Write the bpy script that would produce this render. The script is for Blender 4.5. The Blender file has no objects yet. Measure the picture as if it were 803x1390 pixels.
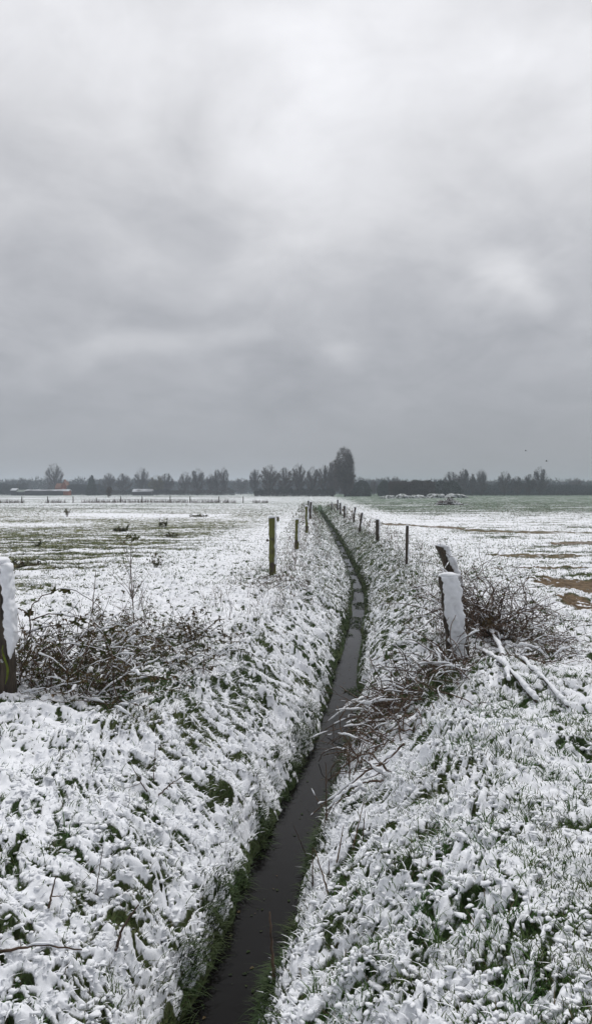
import bpy, bmesh, math, random, time
_T0 = time.time()
import numpy as np
from mathutils import Vector, Matrix, noise as mnoise

random.seed(7)
RNG = np.random.default_rng(11)
SC = bpy.context.scene
COL = SC.collection
F = 975.0; HY = 668.0; CXP = 401.5; EYE = 1.6

def at(px, py, Y):
    return ((px-CXP)/F*Y, Y, EYE-(py-HY)/F*Y)
def wx(px, Y): return (px-CXP)/F*Y
def wz(py, Y): return EYE-(py-HY)/F*Y

# ------------------------------------------------------------------ noise
def _hash(ix, iy, seed):
    h = (ix.astype(np.int64)*374761393 + iy.astype(np.int64)*668265263 + seed*982451653) & 0xffffffff
    h = ((h ^ (h >> 13))*1274126177) & 0xffffffff
    h = ((h ^ (h >> 16))*2246822519) & 0xffffffff
    return (h ^ (h >> 15)) & 0xffffffff
def perlin(x, y, seed=0):
    x0 = np.floor(x); y0 = np.floor(y); fx = x-x0; fy = y-y0
    ix = x0.astype(np.int64); iy = y0.astype(np.int64)
    def g(dx, dy):
        a = _hash(ix+dx, iy+dy, seed)*(2*math.pi/4294967296.0)
        return np.cos(a)*(fx-dx)+np.sin(a)*(fy-dy)
    u = fx*fx*fx*(fx*(fx*6-15)+10); v = fy*fy*fy*(fy*(fy*6-15)+10)
    return 1.5*((g(0,0)*(1-u)+g(1,0)*u)*(1-v)+(g(0,1)*(1-u)+g(1,1)*u)*v)
def fbm(x, y, seed=0, o=3):
    s = 0; a = 1; t = 0
    for k in range(o):
        s = s+a*perlin(x*2**k+k*17.3, y*2**k-k*9.1, seed+k); t += a; a *= .5
    return s/t*1.35
def worley(x, y, seed=0):
    x0 = np.floor(x).astype(np.int64); y0 = np.floor(y).astype(np.int64)
    best = np.full(x.shape, 9.0)
    for dx in (-1, 0, 1):
        for dy in (-1, 0, 1):
            h = _hash(x0+dx, y0+dy, seed)
            jx = (h & 0xffff)/65536.0; jy = (h >> 16)/65536.0
            d = (x0+dx+jx-x)**2+(y0+dy+jy-y)**2
            best = np.minimum(best, d)
    return np.sqrt(best)
def pillow(x, y, seed=0, k=9.0):
    """rounded pads: smooth cellular height, about 0 in the seams and 1 on top"""
    x0 = np.floor(x).astype(np.int64); y0 = np.floor(y).astype(np.int64); acc = 0
    for dx in (-1, 0, 1):
        for dy in (-1, 0, 1):
            h = _hash(x0+dx, y0+dy, seed)
            jx = (h & 0xffff)/65536.0; jy = (h >> 16)/65536.0
            acc = acc+np.exp(-k*((x0+dx+jx-x)**2+(y0+dy+jy-y)**2))
    return 1-np.clip(-np.log(acc+1e-9)/k, -.1, .75)/.5
def sstep(a, b, x):
    t = np.clip((x-a)/(b-a), 0, 1); return t*t*(3-2*t)
def gauss(x, s): return np.exp(-(x/s)**2)

# ------------------------------------------------------------------ terrain
CY = np.array([-200,-3, 0, 2, 3.58, 4.25, 4.69, 5.24, 5.92, 6.81, 8.02, 9.75, 12.4, 14.9, 17.1, 20.2, 24.6, 31.4, 43.5, 61, 95, 400])
CX = np.array([-60,-1.3,-.85,-.5,-.24,-.14,-.055,.06, .19, .35, .53, .72, 1.03, 1.30, 1.49, 1.60, 1.73, 1.92, 2.18, 2.47, 3.1, 8])
WATER = -0.72
_yy = np.linspace(-3, 100, 3000); _cc = np.interp(_yy, CY, CX)
_k = np.ones(41)/41; _cs = np.convolve(np.pad(_cc, 20, mode='edge'), _k, mode='valid')
def centre(y): return np.where(y < 99, np.interp(y, _yy, _cs), np.interp(y, CY, CX))

def terrain(x, y):
    """full ground: returns z, e (snow exposure), mud, dry"""
    x = np.asarray(x, float); y = np.asarray(y, float)
    ya = np.abs(y)
    c = centre(y)
    wob = .09*perlin(y*.9, y*0+3.3, 5)+.06*perlin(y*2.7, x*0+8, 6)+.045*perlin(y*5.5, np.sign(x-c)*4.3, 7)+.03*perlin(y*13, np.sign(x-c)*4.3, 8)
    d = x-c
    wob = wob*(.5+.5*sstep(3.5, 8, y))
    s = np.abs(d)+wob*np.where(d > 0, 1, -1)*sstep(0, .3, np.abs(d))+.045*sstep(7, 11, y)
    deep = sstep(97, 88, y)*sstep(-30, -20, y)
    # cross-section: bed, steep foot, convex shoulder
    prof = np.interp(s, [0, .12, .175, .28, .5, .8, 1.05, 1.3, 1.7], [-1.0, -.90, -.73, -.56, -.36, -.17, -.06, -.01, 0])
    z = prof*deep
    z = z+.05*fbm(x*.35, y*.35, 21, 2)*sstep(60, 20, ya)+.12*fbm(x*.02, y*.02, 22, 2)*sstep(10, 60, ya)
    # mounds round the foot of the posts
    z = z+.16*np.exp(-((x-1.75)/.75)**2-((y-6.2)/.5)**2)*.55
    z = z+.10*np.exp(-((x+2.1)/.6)**2-((y-5.6)/.9)**2)
    z = z+.10*np.exp(-((x-1.1)/.45)**2-((y-4.6)/.6)**2)
    bank = sstep(1.5, .9, s)*sstep(.15, .35, s)*deep
    # zones
    xb = -5.4+.085*np.minimum(y, 45)-.035*np.clip(y-45, 0, 200)+.6*perlin(y*.12, y*0, 31)
    L = sstep(-.8, .8, (xb+.7-x+.8*perlin(x*.4, y*.25, 33))/(1.3+.05*ya))*sstep(7, 13, y)
    R = sstep(0, 1, (d-3.0-.4*perlin(y*.2, y*0, 32))/(1.2+.03*ya))
    # lumps
    fs = sstep(34, 12, ya)          # small relief, only where it reads
    fm = sstep(90, 25, ya)
    wxx = x+.05*perlin(x*5, y*5, 41)+.010*perlin(x*17, y*17, 43); wyy = y+.05*perlin(x*5+9, y*5, 42)+.010*perlin(x*17, y*17+5, 44)
    across = 1+.35*bank
    w1 = pillow(wxx*8.0/across, wyy*9.0*across, 51)
    w2 = pillow(wxx*17/across, wyy*18*across, 52)
    w3 = pillow(wxx*34, wyy*34, 57)
    p1 = fbm(x*3.2, y*3.2, 53, 3); p2 = fbm(x*10, y*10, 54, 2)
    p3 = fbm(x*1.1, y*1.1, 55, 2)
    rel = .30*w1+.26*w2+.12*w3+.20*p1+.26*p2
    rough = (1-.65*L)*(1-.55*R)
    clump = .55+.45*sstep(-.35, .5, p3+.4*bank)
    holes = sstep(.14, .5, p2*.6+p1*.62+.12*p3+.05*bank)
    near = sstep(7, 4.5, y)
    pit = sstep(.0, .34, .20*perlin(wxx*15, wyy*15, 63)+.46*perlin(wxx*24, wyy*24, 64)+.42*perlin(wxx*46, wyy*46, 66)+.20*p1+.10*p3-.10*w1-.17+.08*bank+.07*(1-near)+.05*sstep(.7, 1.2, d))
    z = z+fs*rough*clump*(.028*w1+.018*w2+.008*w3+.05*p1+.012*p2-.030*pit+.05*bank*perlin(x*4.5, y*4.5, 65))
    z = z+fm*(.02*p1+.035*p3)*(1-.5*R)
    dome = .45*w1+.33*w2+.12*w3+.16*p2
    e = .34+(dome-.42)*.95*fs-pit*.85*fs-holes*.18-.16*(1-fs)*(1-R)+.12*(1-fs)-.16*sstep(40, 80, y)*(1-R)
    e = e-.20*bank-.13*bank*sstep(0, .2, d)*sstep(6, 11, y)*sstep(45, 20, y)
    # bare, wet foot of the banks
    foot = sstep(.215, .13, s-.06*sstep(6, 11, y)+.06*p1+.05*p2)*deep
    e = e-1.5*foot
    # patches of showing grass on the right verge
    g1 = fbm(x*1.7+3, y*1.7, 61, 3)
    e = e-.34*sstep(.05, .5, g1)*sstep(.6, 1.6, d)*sstep(15, 9, y)*(1-R)
    e = e-.16*sstep(.25, .7, fbm(x*1.1, y*1.3, 62, 3))*sstep(.6, 1.2, -d)
    z = z-.018*fs*rough*sstep(.2, -.5, e)*(1-foot)
    litter = np.exp(-((x+1.45)/.75)**2-((y-5.9)/.9)**2)+1.2*np.exp(-((x-1.0)/.55)**2-((y-6.35)/.6)**2)+np.exp(-((x-1.62)/.22)**2-((y-6.75)/.35)**2)+.8*np.exp(-((x-2.2)/.5)**2-((y-7.9)/.5)**2)+.6*np.exp(-((x+1.3)/.8)**2-((y-7.4)/.7)**2)
    e = e-.55*np.clip(litter, 0, 1)*sstep(-.5, .5, p1+p2+.3)
    # left field: streaked, thin cover on olive grass
    u = x*.94+y*.34; v = -x*.34+y*.94
    st = .6*fbm(x*.22+y*.05, y*.9-x*.12, 71, 3)+.55*fbm(x*2.2, y*5.0, 72, 3)+.5*fbm(x*.05, y*.13, 73, 2)
    ruts = np.sin((y*.92-x*.28+.9*np.sin(x*.35+1))*5.2+2.2*perlin(x*.5, y*.5, 75))
    eL = .09+.33*st+.16*ruts*sstep(40, 16, y)-.05*gauss(y-24-.2*x, 9)+.05*sstep(60, 110, y)
    bright = np.exp(-((y-48-.35*np.abs(x+9))/2.6)**2)*sstep(-17, -12, x)*sstep(-3.5, -7, x)
    eL = eL+.8*bright+.35*gauss(y-34+x*.1, 1.6)*sstep(-9, -12, x)
    z = z+L*sstep(70, 18, y)*(.018*ruts+.02*fbm(x*2.2, y*5.0, 72, 2))
    e = e*(1-L)+eL*L
    # right field
    stR = .55*fbm(x*.35, y*1.0, 81, 3)+.45*fbm(x*2.6, y*4.2, 82, 3)
    eR = .27+.75*stR
    far = sstep(40, 62, y-.15*x+5*perlin(x*.06, y*.06, 83))
    eR = eR-.46*far+.05*far+.22*sstep(.1, .6, perlin(x*.05, y*.22, 84))*far*sstep(130, 90, y)+.12*gauss(y-88-.02*x, 1.6)*sstep(-.2, .4, perlin(x*.08, y*0, 85))
    tr = np.sin((y*.75+x*.4+.8*np.sin(x*.5))*7)*.5+.5
    eR = eR-.35*gauss(y-13+1.0*(x-5), 2.6)*tr*sstep(3.2, 4.2, x)*sstep(30, 18, y)
    e = e*(1-R)+eR*R
    # bare mud and puddles in the right field
    wq = .35*fbm(x*1.3, y*.9, 91, 3)
    def patch(x0, y0, sx, sy, slope=0.0):
        q = ((x-x0)/sx)**2+((y-y0-slope*(x-x0))/sy)**2
        return sstep(1.15, .55, q+wq*1.3)
    mud = patch(6.1, 33.6, 2.0, 1.5, -1.6)
    mud = np.maximum(mud, patch(9.6, 22.6, 1.9, .75))
    mud = np.maximum(mud, patch(5.9, 15.1, 1.9, .30, -.12))
    mud = np.maximum(mud, .6*patch(6.2, 18.0, 1.4, .6))
    mud = np.maximum(mud, .8*patch(5.0, 12.0, .8, 1.4, -1.0))
    mud = np.maximum(mud, .8*patch(4.15, 9.9, .42, 1.3, -.6))
    mud = np.maximum(mud, .7*patch(-6.1, 15.4, .7, .5))
    mud = np.maximum(mud, .6*patch(9.5, 29, 2.6, 1.2, -.3))
    mud = np.maximum(mud, .6*patch(15.0, 26, 4, .8, -.1))
    z = z-.04*mud
    e = e-1.1*mud*(.45+.75*(fbm(x*3, y*3.3, 92, 3)+.35))
    dry = np.clip(.62*L*sstep(90, 40, y)+.25*R*sstep(60, 30, y)+.10+.35*fbm(x*.9, y*.9, 95, 2), 0, 1)
    e = np.where(ya > 250, e-.1, e)
    return z, e, mud, dry, rel

def gz(x, y):
    z = terrain(np.array([x]), np.array([y]))[0]
    return float(z[0])

# ------------------------------------------------------------------ node helpers
def nd(nt, typ, **kw):
    n = nt.nodes.new(typ)
    for k, v in kw.items():
        if k in n.inputs: n.inputs[k].default_value = v
        else: setattr(n, k, v)
    return n
def lk(nt, a, b): nt.links.new(a, b)
def math_(nt, op, a, b=None, clamp=False):
    n = nt.nodes.new('ShaderNodeMath'); n.operation = op; n.use_clamp = clamp
    for i, s in enumerate((a, b)):
        if s is None: continue
        if hasattr(s, 'node'): lk(nt, s, n.inputs[i])
        else: n.inputs[i].default_value = s
    return n.outputs[0]
def mixc(nt, f, a, b):
    n = nt.nodes.new('ShaderNodeMix'); n.data_type = 'RGBA'
    for i, s in ((0, f), (6, a), (7, b)):
        if hasattr(s, 'node'): lk(nt, s, n.inputs[i])
        elif i == 0: n.inputs[0].default_value = s
        else: n.inputs[i].default_value = (*s, 1) if len(s) == 3 else s
    return n.outputs[2]
def maprange(nt, v, a, b, c=0, d=1, smooth=True):
    n = nt.nodes.new('ShaderNodeMapRange'); n.interpolation_type = 'SMOOTHSTEP' if smooth else 'LINEAR'
    lk(nt, v, n.inputs[0])
    for i, s in enumerate((a, b, c, d)): n.inputs[i+1].default_value = s
    return n.outputs[0]
def noise_(nt, scale, detail=3, rough=.55, coord=None, dist=0):
    n = nt.nodes.new('ShaderNodeTexNoise')
    n.inputs['Scale'].default_value = scale; n.inputs['Detail'].default_value = detail
    n.inputs['Roughness'].default_value = rough; n.inputs['Distortion'].default_value = dist
    if coord is None: coord = nt.nodes.new('ShaderNodeTexCoord').outputs['Object']
    lk(nt, coord, n.inputs['Vector'])
    return n.outputs['Fac']
def newmat(name):
    m = bpy.data.materials.new(name); m.use_nodes = True
    nt = m.node_tree; b = nt.nodes['Principled BSDF']
    return m, nt, b
def plain(name, c1, c2, scale=8, rough=.8, bump=.0, bscale=40, spec=.3):
    m, nt, b = newmat(name)
    geo = nt.nodes.new('ShaderNodeNewGeometry')
    f = maprange(nt, noise_(nt, scale, 4, coord=geo.outputs['Position']), .3, .7)
    lk(nt, mixc(nt, f, c1, c2), b.inputs['Base Color'])
    b.inputs['Roughness'].default_value = rough
    b.inputs['Specular IOR Level'].default_value = spec
    if bump:
        bn = nd(nt, 'ShaderNodeBump', Strength=bump, Distance=.01)
        lk(nt, noise_(nt, bscale, 4), bn.inputs['Height']); lk(nt, bn.outputs[0], b.inputs['Normal'])
    return m
SNOWC = (.86, .88, .92)
def snow_mat():
    m, nt, b = newmat('snow')
    geo = nt.nodes.new('ShaderNodeNewGeometry')
    lk(nt, mixc(nt, noise_(nt, 30, 3, coord=geo.outputs['Position']), (.80, .82, .86), (.91, .925, .95)), b.inputs['Base Color'])
    b.inputs['Roughness'].default_value = .75; b.inputs['Specular IOR Level'].default_value = .25
    b.inputs['Subsurface Weight'].default_value = .0
    bn = nd(nt, 'ShaderNodeBump', Strength=.5, Distance=.006)
    lk(nt, noise_(nt, 120, 4, coord=geo.outputs['Position']), bn.inputs['Height']); lk(nt, bn.outputs[0], b.inputs['Normal'])
    return m
M = {}
M['snow'] = snow_mat()
M['twig'] = plain('dead_twig', (.045, .029, .021), (.14, .09, .058), 20, .7)
M['twig_grey'] = plain('grey_twig', (.06, .045, .04), (.12, .085, .07), 12, .8)
M['reed'] = plain('dry_reed', (.10, .055, .03), (.22, .15, .08), 20, .7)
M['leaf_green'] = plain('bramble_leaf', (.045, .065, .015), (.10, .10, .03), 25, .55)
M['leaf_brown'] = plain('withered_leaf', (.13, .075, .028), (.09, .08, .03), 25, .6)
M['far_twig'] = plain('bare_crown_twigs', (.055, .045, .045), (.10, .080, .078), .5, .9)
M['far_twig_dark'] = plain('dense_brown_twigs', (.06, .045, .036), (.105, .078, .058), .5, .9)
M['far_twig_poplar'] = plain('poplar_twigs', (.085, .068, .058), (.125, .10, .085), .5, .9)
M['far_olive'] = plain('willow_twigs', (.10, .085, .03), (.13, .11, .05), .5, .9)
M['bark'] = plain('tree_bark', (.03, .026, .024), (.07, .06, .05), 3, .9)
M['needles'] = plain('evergreen_needles', (.012, .026, .016), (.03, .05, .025), 1.2, .8)
M['wood'] = None
def wood_mat(name, moss):
    m, nt, b = newmat(name)
    tc = nt.nodes.new('ShaderNodeTexCoord'); mp = nd(nt, 'ShaderNodeMapping'); mp.inputs['Scale'].default_value = (30, 30, 2.2)
    lk(nt, tc.outputs['Object'], mp.inputs['Vector'])
    g = noise_(nt, 1.5, 5, .65, mp.outputs[0])
    base = mixc(nt, maprange(nt, g, .3, .72), (.022, .017, .013), (.10, .078, .055))
    mo = maprange(nt, noise_(nt, 6, 4, .6, tc.outputs['Object']), .62-moss*.3, .8-moss*.3)
    lk(nt, mixc(nt, mo, base, (.125, .128, .032)), b.inputs['Base Color'])
    b.inputs['Roughness'].default_value = .85
    bn = nd(nt, 'ShaderNodeBump', Strength=.7, Distance=.008); lk(nt, g, bn.inputs['Height']); lk(nt, bn.outputs[0], b.inputs['Normal'])
    return m
M['wood_moss'] = wood_mat('mossy_post_wood', .85)
M['wood_dark'] = wood_mat('wet_dark_post_wood', .05)
def grass_mat(name, c1, c2, c3):
    m, nt, b = newmat(name)
    geo = nt.nodes.new('ShaderNodeNewGeometry')
    f = maprange(nt, noise_(nt, 2.2, 3, coord=geo.outputs['Position']), .35, .65)
    c = mixc(nt, geo.outputs['Random Per Island'], c1, c2)
    lk(nt, mixc(nt, math_(nt, 'MULTIPLY', f, .6), c, c3), b.inputs['Base Color'])
    b.inputs['Roughness'].default_value = .6; b.inputs['Specular IOR Level'].default_value = .2
    return m
M['grass'] = grass_mat('grass_blade', (.030, .080, .018), (.065, .145, .032), (.085, .10, .03))
M['grass_dark'] = grass_mat('wet_bank_grass', (.014, .034, .008), (.038, .072, .016), (.045, .050, .016))
M['grass_dry'] = grass_mat('dry_grass_blade', (.10, .085, .045), (.17, .13, .07), (.07, .07, .03))

def ground_mat():
    m, nt, b = newmat('snowy_ground')
    geo = nt.nodes.new('ShaderNodeNewGeometry'); P = geo.outputs['Position']
    def attr(n):
        a = nt.nodes.new('ShaderNodeAttribute'); a.attribute_name = n; return a.outputs['Fac']
    e, mud, dry = attr('e'), attr('mud'), attr('dry')
    n1 = noise_(nt, 46, 6, .72, P); n2 = noise_(nt, 9, 4, .6, P)
    mp = nd(nt, 'ShaderNodeMapping'); mp.inputs['Scale'].default_value = (1.2, 2.6, 1.2); lk(nt, P, mp.inputs['Vector'])
    n3 = noise_(nt, 2.2, 5, .7, mp.outputs[0])
    k = math_(nt, 'ADD', math_(nt, 'MULTIPLY', math_(nt, 'SUBTRACT', n1, .5), .55), math_(nt, 'MULTIPLY', math_(nt, 'SUBTRACT', n2, .5), .55))
    # coarser break-up where the grid is coarse (far fields)
    sx = nt.nodes.new('ShaderNodeSeparateXYZ'); lk(nt, P, sx.inputs[0])
    farm = maprange(nt, sx.outputs['Y'], 12, 45)
    k = math_(nt, 'ADD', k, math_(nt, 'MULTIPLY', math_(nt, 'MULTIPLY', math_(nt, 'SUBTRACT', n3, .5), 1.6), farm))
    k = math_(nt, 'MULTIPLY', k, maprange(nt, sx.outputs['Y'], 3, 12, .85, 1.25))
    q = math_(nt, 'ADD', e, k)
    mask = maprange(nt, q, -.02, .16)
    soil = mixc(nt, maprange(nt, n2, .35, .65), (.020, .040, .010), (.045, .072, .020))
    dryc = mixc(nt, n2, (.135, .14, .06), (.17, .18, .075))
    soil = mixc(nt, maprange(nt, sx.outputs['Y'], 40, 80), soil, (.042, .092, .046))
    soil = mixc(nt, dry, soil, dryc)
    mudc = mixc(nt, maprange(nt, n2, .3, .7), (.075, .048, .024), (.17, .115, .06))
    soil = mixc(nt, math_(nt, 'MULTIPLY', mud, 1.3, True), soil, mudc)
    snow = mixc(nt, n1, (.80, .82, .86), (.90, .915, .945))
    lk(nt, mixc(nt, mask, soil, snow), b.inputs['Base Color'])
    # standing water in the mud hollows
    wet = maprange(nt, mud, .9, 1.0)
    wetn = math_(nt, 'MULTIPLY', wet, maprange(nt, n2, .42, .5))
    r = math_(nt, 'SUBTRACT', .85, math_(nt, 'MULTIPLY', math_(nt, 'MULTIPLY', wetn, .6), math_(nt, 'SUBTRACT', 1.0, mask)))
    lk(nt, r, b.inputs['Roughness']); b.inputs['Specular IOR Level'].default_value = .3
    h = math_(nt, 'ADD', math_(nt, 'MULTIPLY', n1, .5), math_(nt, 'MULTIPLY', mask, .7))
    bn = nd(nt, 'ShaderNodeBump', Strength=.6, Distance=.012); lk(nt, h, bn.inputs['Height']); lk(nt, bn.outputs[0], b.inputs['Normal'])
    return m
M['ground'] = ground_mat()
def water_mat():
    m, nt, b = newmat('ditch_water')
    b.inputs['Base Color'].default_value = (.005, .0045, .004, 1)
    b.inputs['Roughness'].default_value = .04; b.inputs['IOR'].default_value = 1.33; b.inputs['Specular IOR Level'].default_value = .16
    geo = nt.nodes.new('ShaderNodeNewGeometry')
    bn = nd(nt, 'ShaderNodeBump', Strength=.12, Distance=.01); lk(nt, noise_(nt, 14, 3, .5, geo.outputs['Position']), bn.inputs['Height']); lk(nt, bn.outputs[0], b.inputs['Normal'])
    return m
M['water'] = water_mat()

# ------------------------------------------------------------------ mesh builder
class MB:
    def __init__(s): s.v = []; s.f = []; s.m = []; s.n = 0
    def add(s, v, f, mi=0):
        v = np.asarray(v, float).reshape(-1, 3); f = np.asarray(f, np.int64)
        if len(v) == 0 or len(f) == 0: return
        s.v.append(v); s.f.append(f+s.n); s.m.append((mi, len(f))); s.n += len(v)
    def build(s, name, mats, parent=None, smooth=True, attrs=None):
        me = bpy.data.meshes.new(name)
        if s.n:
            V = np.concatenate(s.v)
            me.vertices.add(len(V)); me.vertices.foreach_set('co', V.astype(np.float32).ravel())
            loops = np.concatenate([f.ravel() for f in s.f])
            tot = np.concatenate([np.full(len(f), f.shape[1]) for f in s.f])
            st = np.concatenate([[0], np.cumsum(tot)[:-1]])
            me.loops.add(len(loops)); me.loops.foreach_set('vertex_index', loops.astype(np.int32))
            me.polygons.add(len(tot)); me.polygons.foreach_set('loop_start', st.astype(np.int32)); me.polygons.foreach_set('loop_total', tot.astype(np.int32))
            me.polygons.foreach_set('material_index', np.concatenate([np.full(c, mi) for mi, c in s.m]).astype(np.int32))
            me.polygons.foreach_set('use_smooth', np.full(len(tot), smooth))
            if attrs:
                for k, a in attrs.items():
                    at_ = me.attributes.new(k, 'FLOAT', 'POINT'); at_.data.foreach_set('value', a.astype(np.float32))
            me.update(calc_edges=True); me.validate()
        if not isinstance(mats, (list, tuple)): mats = [mats]
        for m_ in mats: me.materials.append(M[m_] if isinstance(m_, str) else m_)
        o = bpy.data.objects.new(name, me); COL.objects.link(o)
        if parent is not None: o.parent = parent
        return o

def tube(mb, path, rad, sides=5, mi=0, cap=True):
    P = np.asarray(path, float); n = len(P)
    if n < 2: return
    rad = np.broadcast_to(np.asarray(rad, float), (n,))
    T = np.gradient(P, axis=0); T /= np.linalg.norm(T, axis=1)[:, None]+1e-9
    ref = np.array([0.31, .22, .93]) if abs(T[:, 2]).mean() < .8 else np.array([.9, .35, .1])
    U = np.cross(T, ref); U /= np.linalg.norm(U, axis=1)[:, None]+1e-9
    W = np.cross(T, U)
    a = np.arange(sides)*2*math.pi/sides
    V = P[:, None, :]+rad[:, None, None]*(np.cos(a)[None, :, None]*U[:, None, :]+np.sin(a)[None, :, None]*W[:, None, :])
    i = np.arange(n-1)[:, None]*sides; j = np.arange(sides)[None, :]; j2 = (j+1) % sides
    q = np.stack([i+j, i+j2, i+sides+j2, i+sides+j], -1).reshape(-1, 4)
    off = mb.n
    mb.add(V.reshape(-1, 3), q, mi)
    if cap:
        c = np.stack([P[0]-T[0]*rad[0]*.5, P[-1]+T[-1]*rad[-1]*.8]); base = off
        f = [[n*sides, (k+1) % sides, k] for k in range(sides)]+[[n*sides+1, (n-1)*sides+k, (n-1)*sides+(k+1) % sides] for k in range(sides)]
        mb.v.append(c); mb.f.append(np.array(f)+off); mb.m.append((mi, len(f))); mb.n += 2

def ribbons(mb, base, h, w, az, lean, mi=0, segs=3, droop=0.0):
    """vectorised curved blades; lean = horizontal reach as fraction of h"""
    n = len(base)
    if n == 0: return
    t = np.linspace(0, 1, segs+1)
    dirx = np.cos(az); diry = np.sin(az)
    roll = RNG.uniform(0, math.pi, n)
    wx_, wy_ = np.cos(roll), np.sin(roll)
    V = np.zeros((n, segs+1, 2, 3))
    for k, tt in enumerate(t):
        r = h*lean*(tt**1.7); zz = h*(tt-droop*tt**2.6)
        ww = w*(1-tt**1.8*.92)*.5
        cx = base[:, 0]+dirx*r; cy = base[:, 1]+diry*r; cz = base[:, 2]+zz
        V[:, k, 0] = np.stack([cx-wx_*ww, cy-wy_*ww, cz], -1)
        V[:, k, 1] = np.stack([cx+wx_*ww, cy+wy_*ww, cz], -1)
    m = (segs+1)*2
    b = (np.arange(n)*m)[:, None]
    q = np.concatenate([b+np.array([2*k, 2*k+1, 2*k+3, 2*k+2])[None] for k in range(segs)])
    mb.add(V.reshape(-1, 3), q, mi)

def ico(sub=1):
    bm = bmesh.new(); bmesh.ops.create_icosphere(bm, subdivisions=sub, radius=1)
    v = np.array([x.co[:] for x in bm.verts]); f = np.array([[q.index for q in p.verts] for p in bm.faces]); bm.free()
    return v, f
ICO = {k: ico(k) for k in (1, 2, 3, 4)}
def blobvars(sub, amp, n=8, freq=1.3):
    out = []
    v, f = ICO[sub]
    for k in range(n):
        d = np.array([1+amp*mnoise.noise(Vector(p)*freq+Vector((k*7.1, 3, 1)))+amp*.5*mnoise.noise(Vector(p)*freq*2.3+Vector((k*3.1, 8, 1))) for p in v])
        out.append(v*d[:, None])
    return out, f
BLOB1, BF1 = blobvars(2, .55)
BLOB0, BF0 = blobvars(1, .5)
def blobs(mb, pos, sx, sy, sz, mi=0, fine=True):
    var, f = (BLOB1, BF1) if fine else (BLOB0, BF0)
    n = len(pos)
    if n == 0: return
    pos = np.asarray(pos, float); pick = RNG.integers(0, len(var), n)
    sx, sy, sz = [np.broadcast_to(np.asarray(a, float), (n,)) for a in (sx, sy, sz)]
    az = RNG.uniform(0, 2*math.pi, n)
    for k in range(len(var)):
        I = np.where(pick == k)[0]
        if len(I) == 0: continue
        v = var[k][None]*np.stack([sx[I], sy[I], sz[I]], -1)[:, None, :]
        c, s = np.cos(az[I])[:, None], np.sin(az[I])[:, None]
        R = np.stack([v[..., 0]*c-v[..., 1]*s, v[..., 0]*s+v[..., 1]*c, v[..., 2]], -1)+pos[I][:, None, :]
        ff = (f[None]+(np.arange(len(I))*len(v[0]))[:, None, None]).reshape(-1, 3)
        mb.add(R.reshape(-1, 3), ff, mi)

_LO = np.array([[0, 0], [.28, .16], [.30, .36], [.20, .5], [.22, .66], [.1, .84], [0, 1]])
def leaf(mb, p, d, up, size, mi=0, fold=.25, curl=.2):
    p = np.array(p, float); d = np.array(d, float); d /= np.linalg.norm(d)+1e-9
    up = np.array(up, float); s = np.cross(d, up); s /= np.linalg.norm(s)+1e-9; up = np.cross(s, d)
    V = []
    for a, t in _LO: V.append(p+size*(t*d-curl*t*t*up))
    for sg in (1, -1):
        for a, t in _LO[1:-1]: V.append(p+size*(t*d+sg*a*s+(fold*a-curl*t*t)*up))
    f = []
    L_ = 7; nL = 5
    for sg in (0, 1):
        o = L_+sg*nL
        seq = [0]+[o+k for k in range(nL)]+[6]
        for k in range(6):
            a, b_ = seq[k], seq[k+1]
            f.append([k, a, b_, k+1] if k not in (0,) else [0, b_, k+1, k+1])
    F4 = [q for q in f if len(set(q)) == 4]; F3 = [[q[0], q[1], q[2]] for q in f if len(set(q)) == 3]
    off = mb.n
    mb.add(V, F4, mi)
    mb.f.append(np.array(F3)+off); mb.m.append((mi, len(F3))); mb.v.append(np.zeros((0, 3)))

def rv(a=1.0): return np.array([random.gauss(0, a), random.gauss(0, a), random.gauss(0, a)])
def unit(v): return v/(np.linalg.norm(v)+1e-9)

def cane(p0, d0, length, n=14, wander=.12, grav=.05, lift=0, floor=None):
    P = [np.array(p0, float)]; d = unit(np.array(d0, float)); st = length/n
    for k in range(n):
        d = unit(d+rv(wander)+np.array([0, 0, -grav+lift]))
        q = P[-1]+d*st
        P.append(q)
    P = np.array(P)
    if floor is not None:
        zz = terrain(P[:, 0], P[:, 1])[0]+floor
        under = P[:, 2] < zz; P[under, 2] = zz[under]+np.array([random.uniform(0, .03) for _ in range(int(under.sum()))])
    return P

def snow_on(mb, path, rt, rs, cover=.5, seed=0, mi=0):
    """lumpy snow lying on the upper side of a stem"""
    P = np.asarray(path); n = len(P)
    L = np.concatenate([[0], np.cumsum(np.linalg.norm(np.diff(P, axis=0), axis=1))])
    step = max(rs*.8, .006); m = max(int(L[-1]/step), 2); t = np.linspace(0, L[-1], m)
    Q = np.stack([np.interp(t, L, P[:, k]) for k in range(3)], -1)
    T = np.gradient(Q, axis=0); T /= np.linalg.norm(T, axis=1)[:, None]+1e-9
    flat = 1-np.abs(T[:, 2])
    v = np.array([mnoise.noise(Vector((x*.9/.05*.35, seed*3.7, 1.3))) for x in t])+(cover-.5)*1.2
    r = rs*np.clip(.35+1.4*v, 0, 1.4)*np.clip(flat*1.6, 0, 1)
    r = r*np.array([1+.38*mnoise.noise(Vector((x*38, seed, 7)))+.25*mnoise.noise(Vector((x*95, seed, 2))) for x in t])
    on = r > rs*.18; k = 0
    while k < m:
        if not on[k]: k += 1; continue
        e_ = k
        while e_ < m and on[e_]: e_ += 1
        if e_-k >= 3:
            rr = r[k:e_].copy(); rr[0] *= .4; rr[-1] *= .4
            pp = Q[k:e_]+np.array([0, 0, 1])*(rt*.6+rr*.55)[:, None]
            tube(mb, pp, rr, 6, mi)
        k = e_+1

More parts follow.
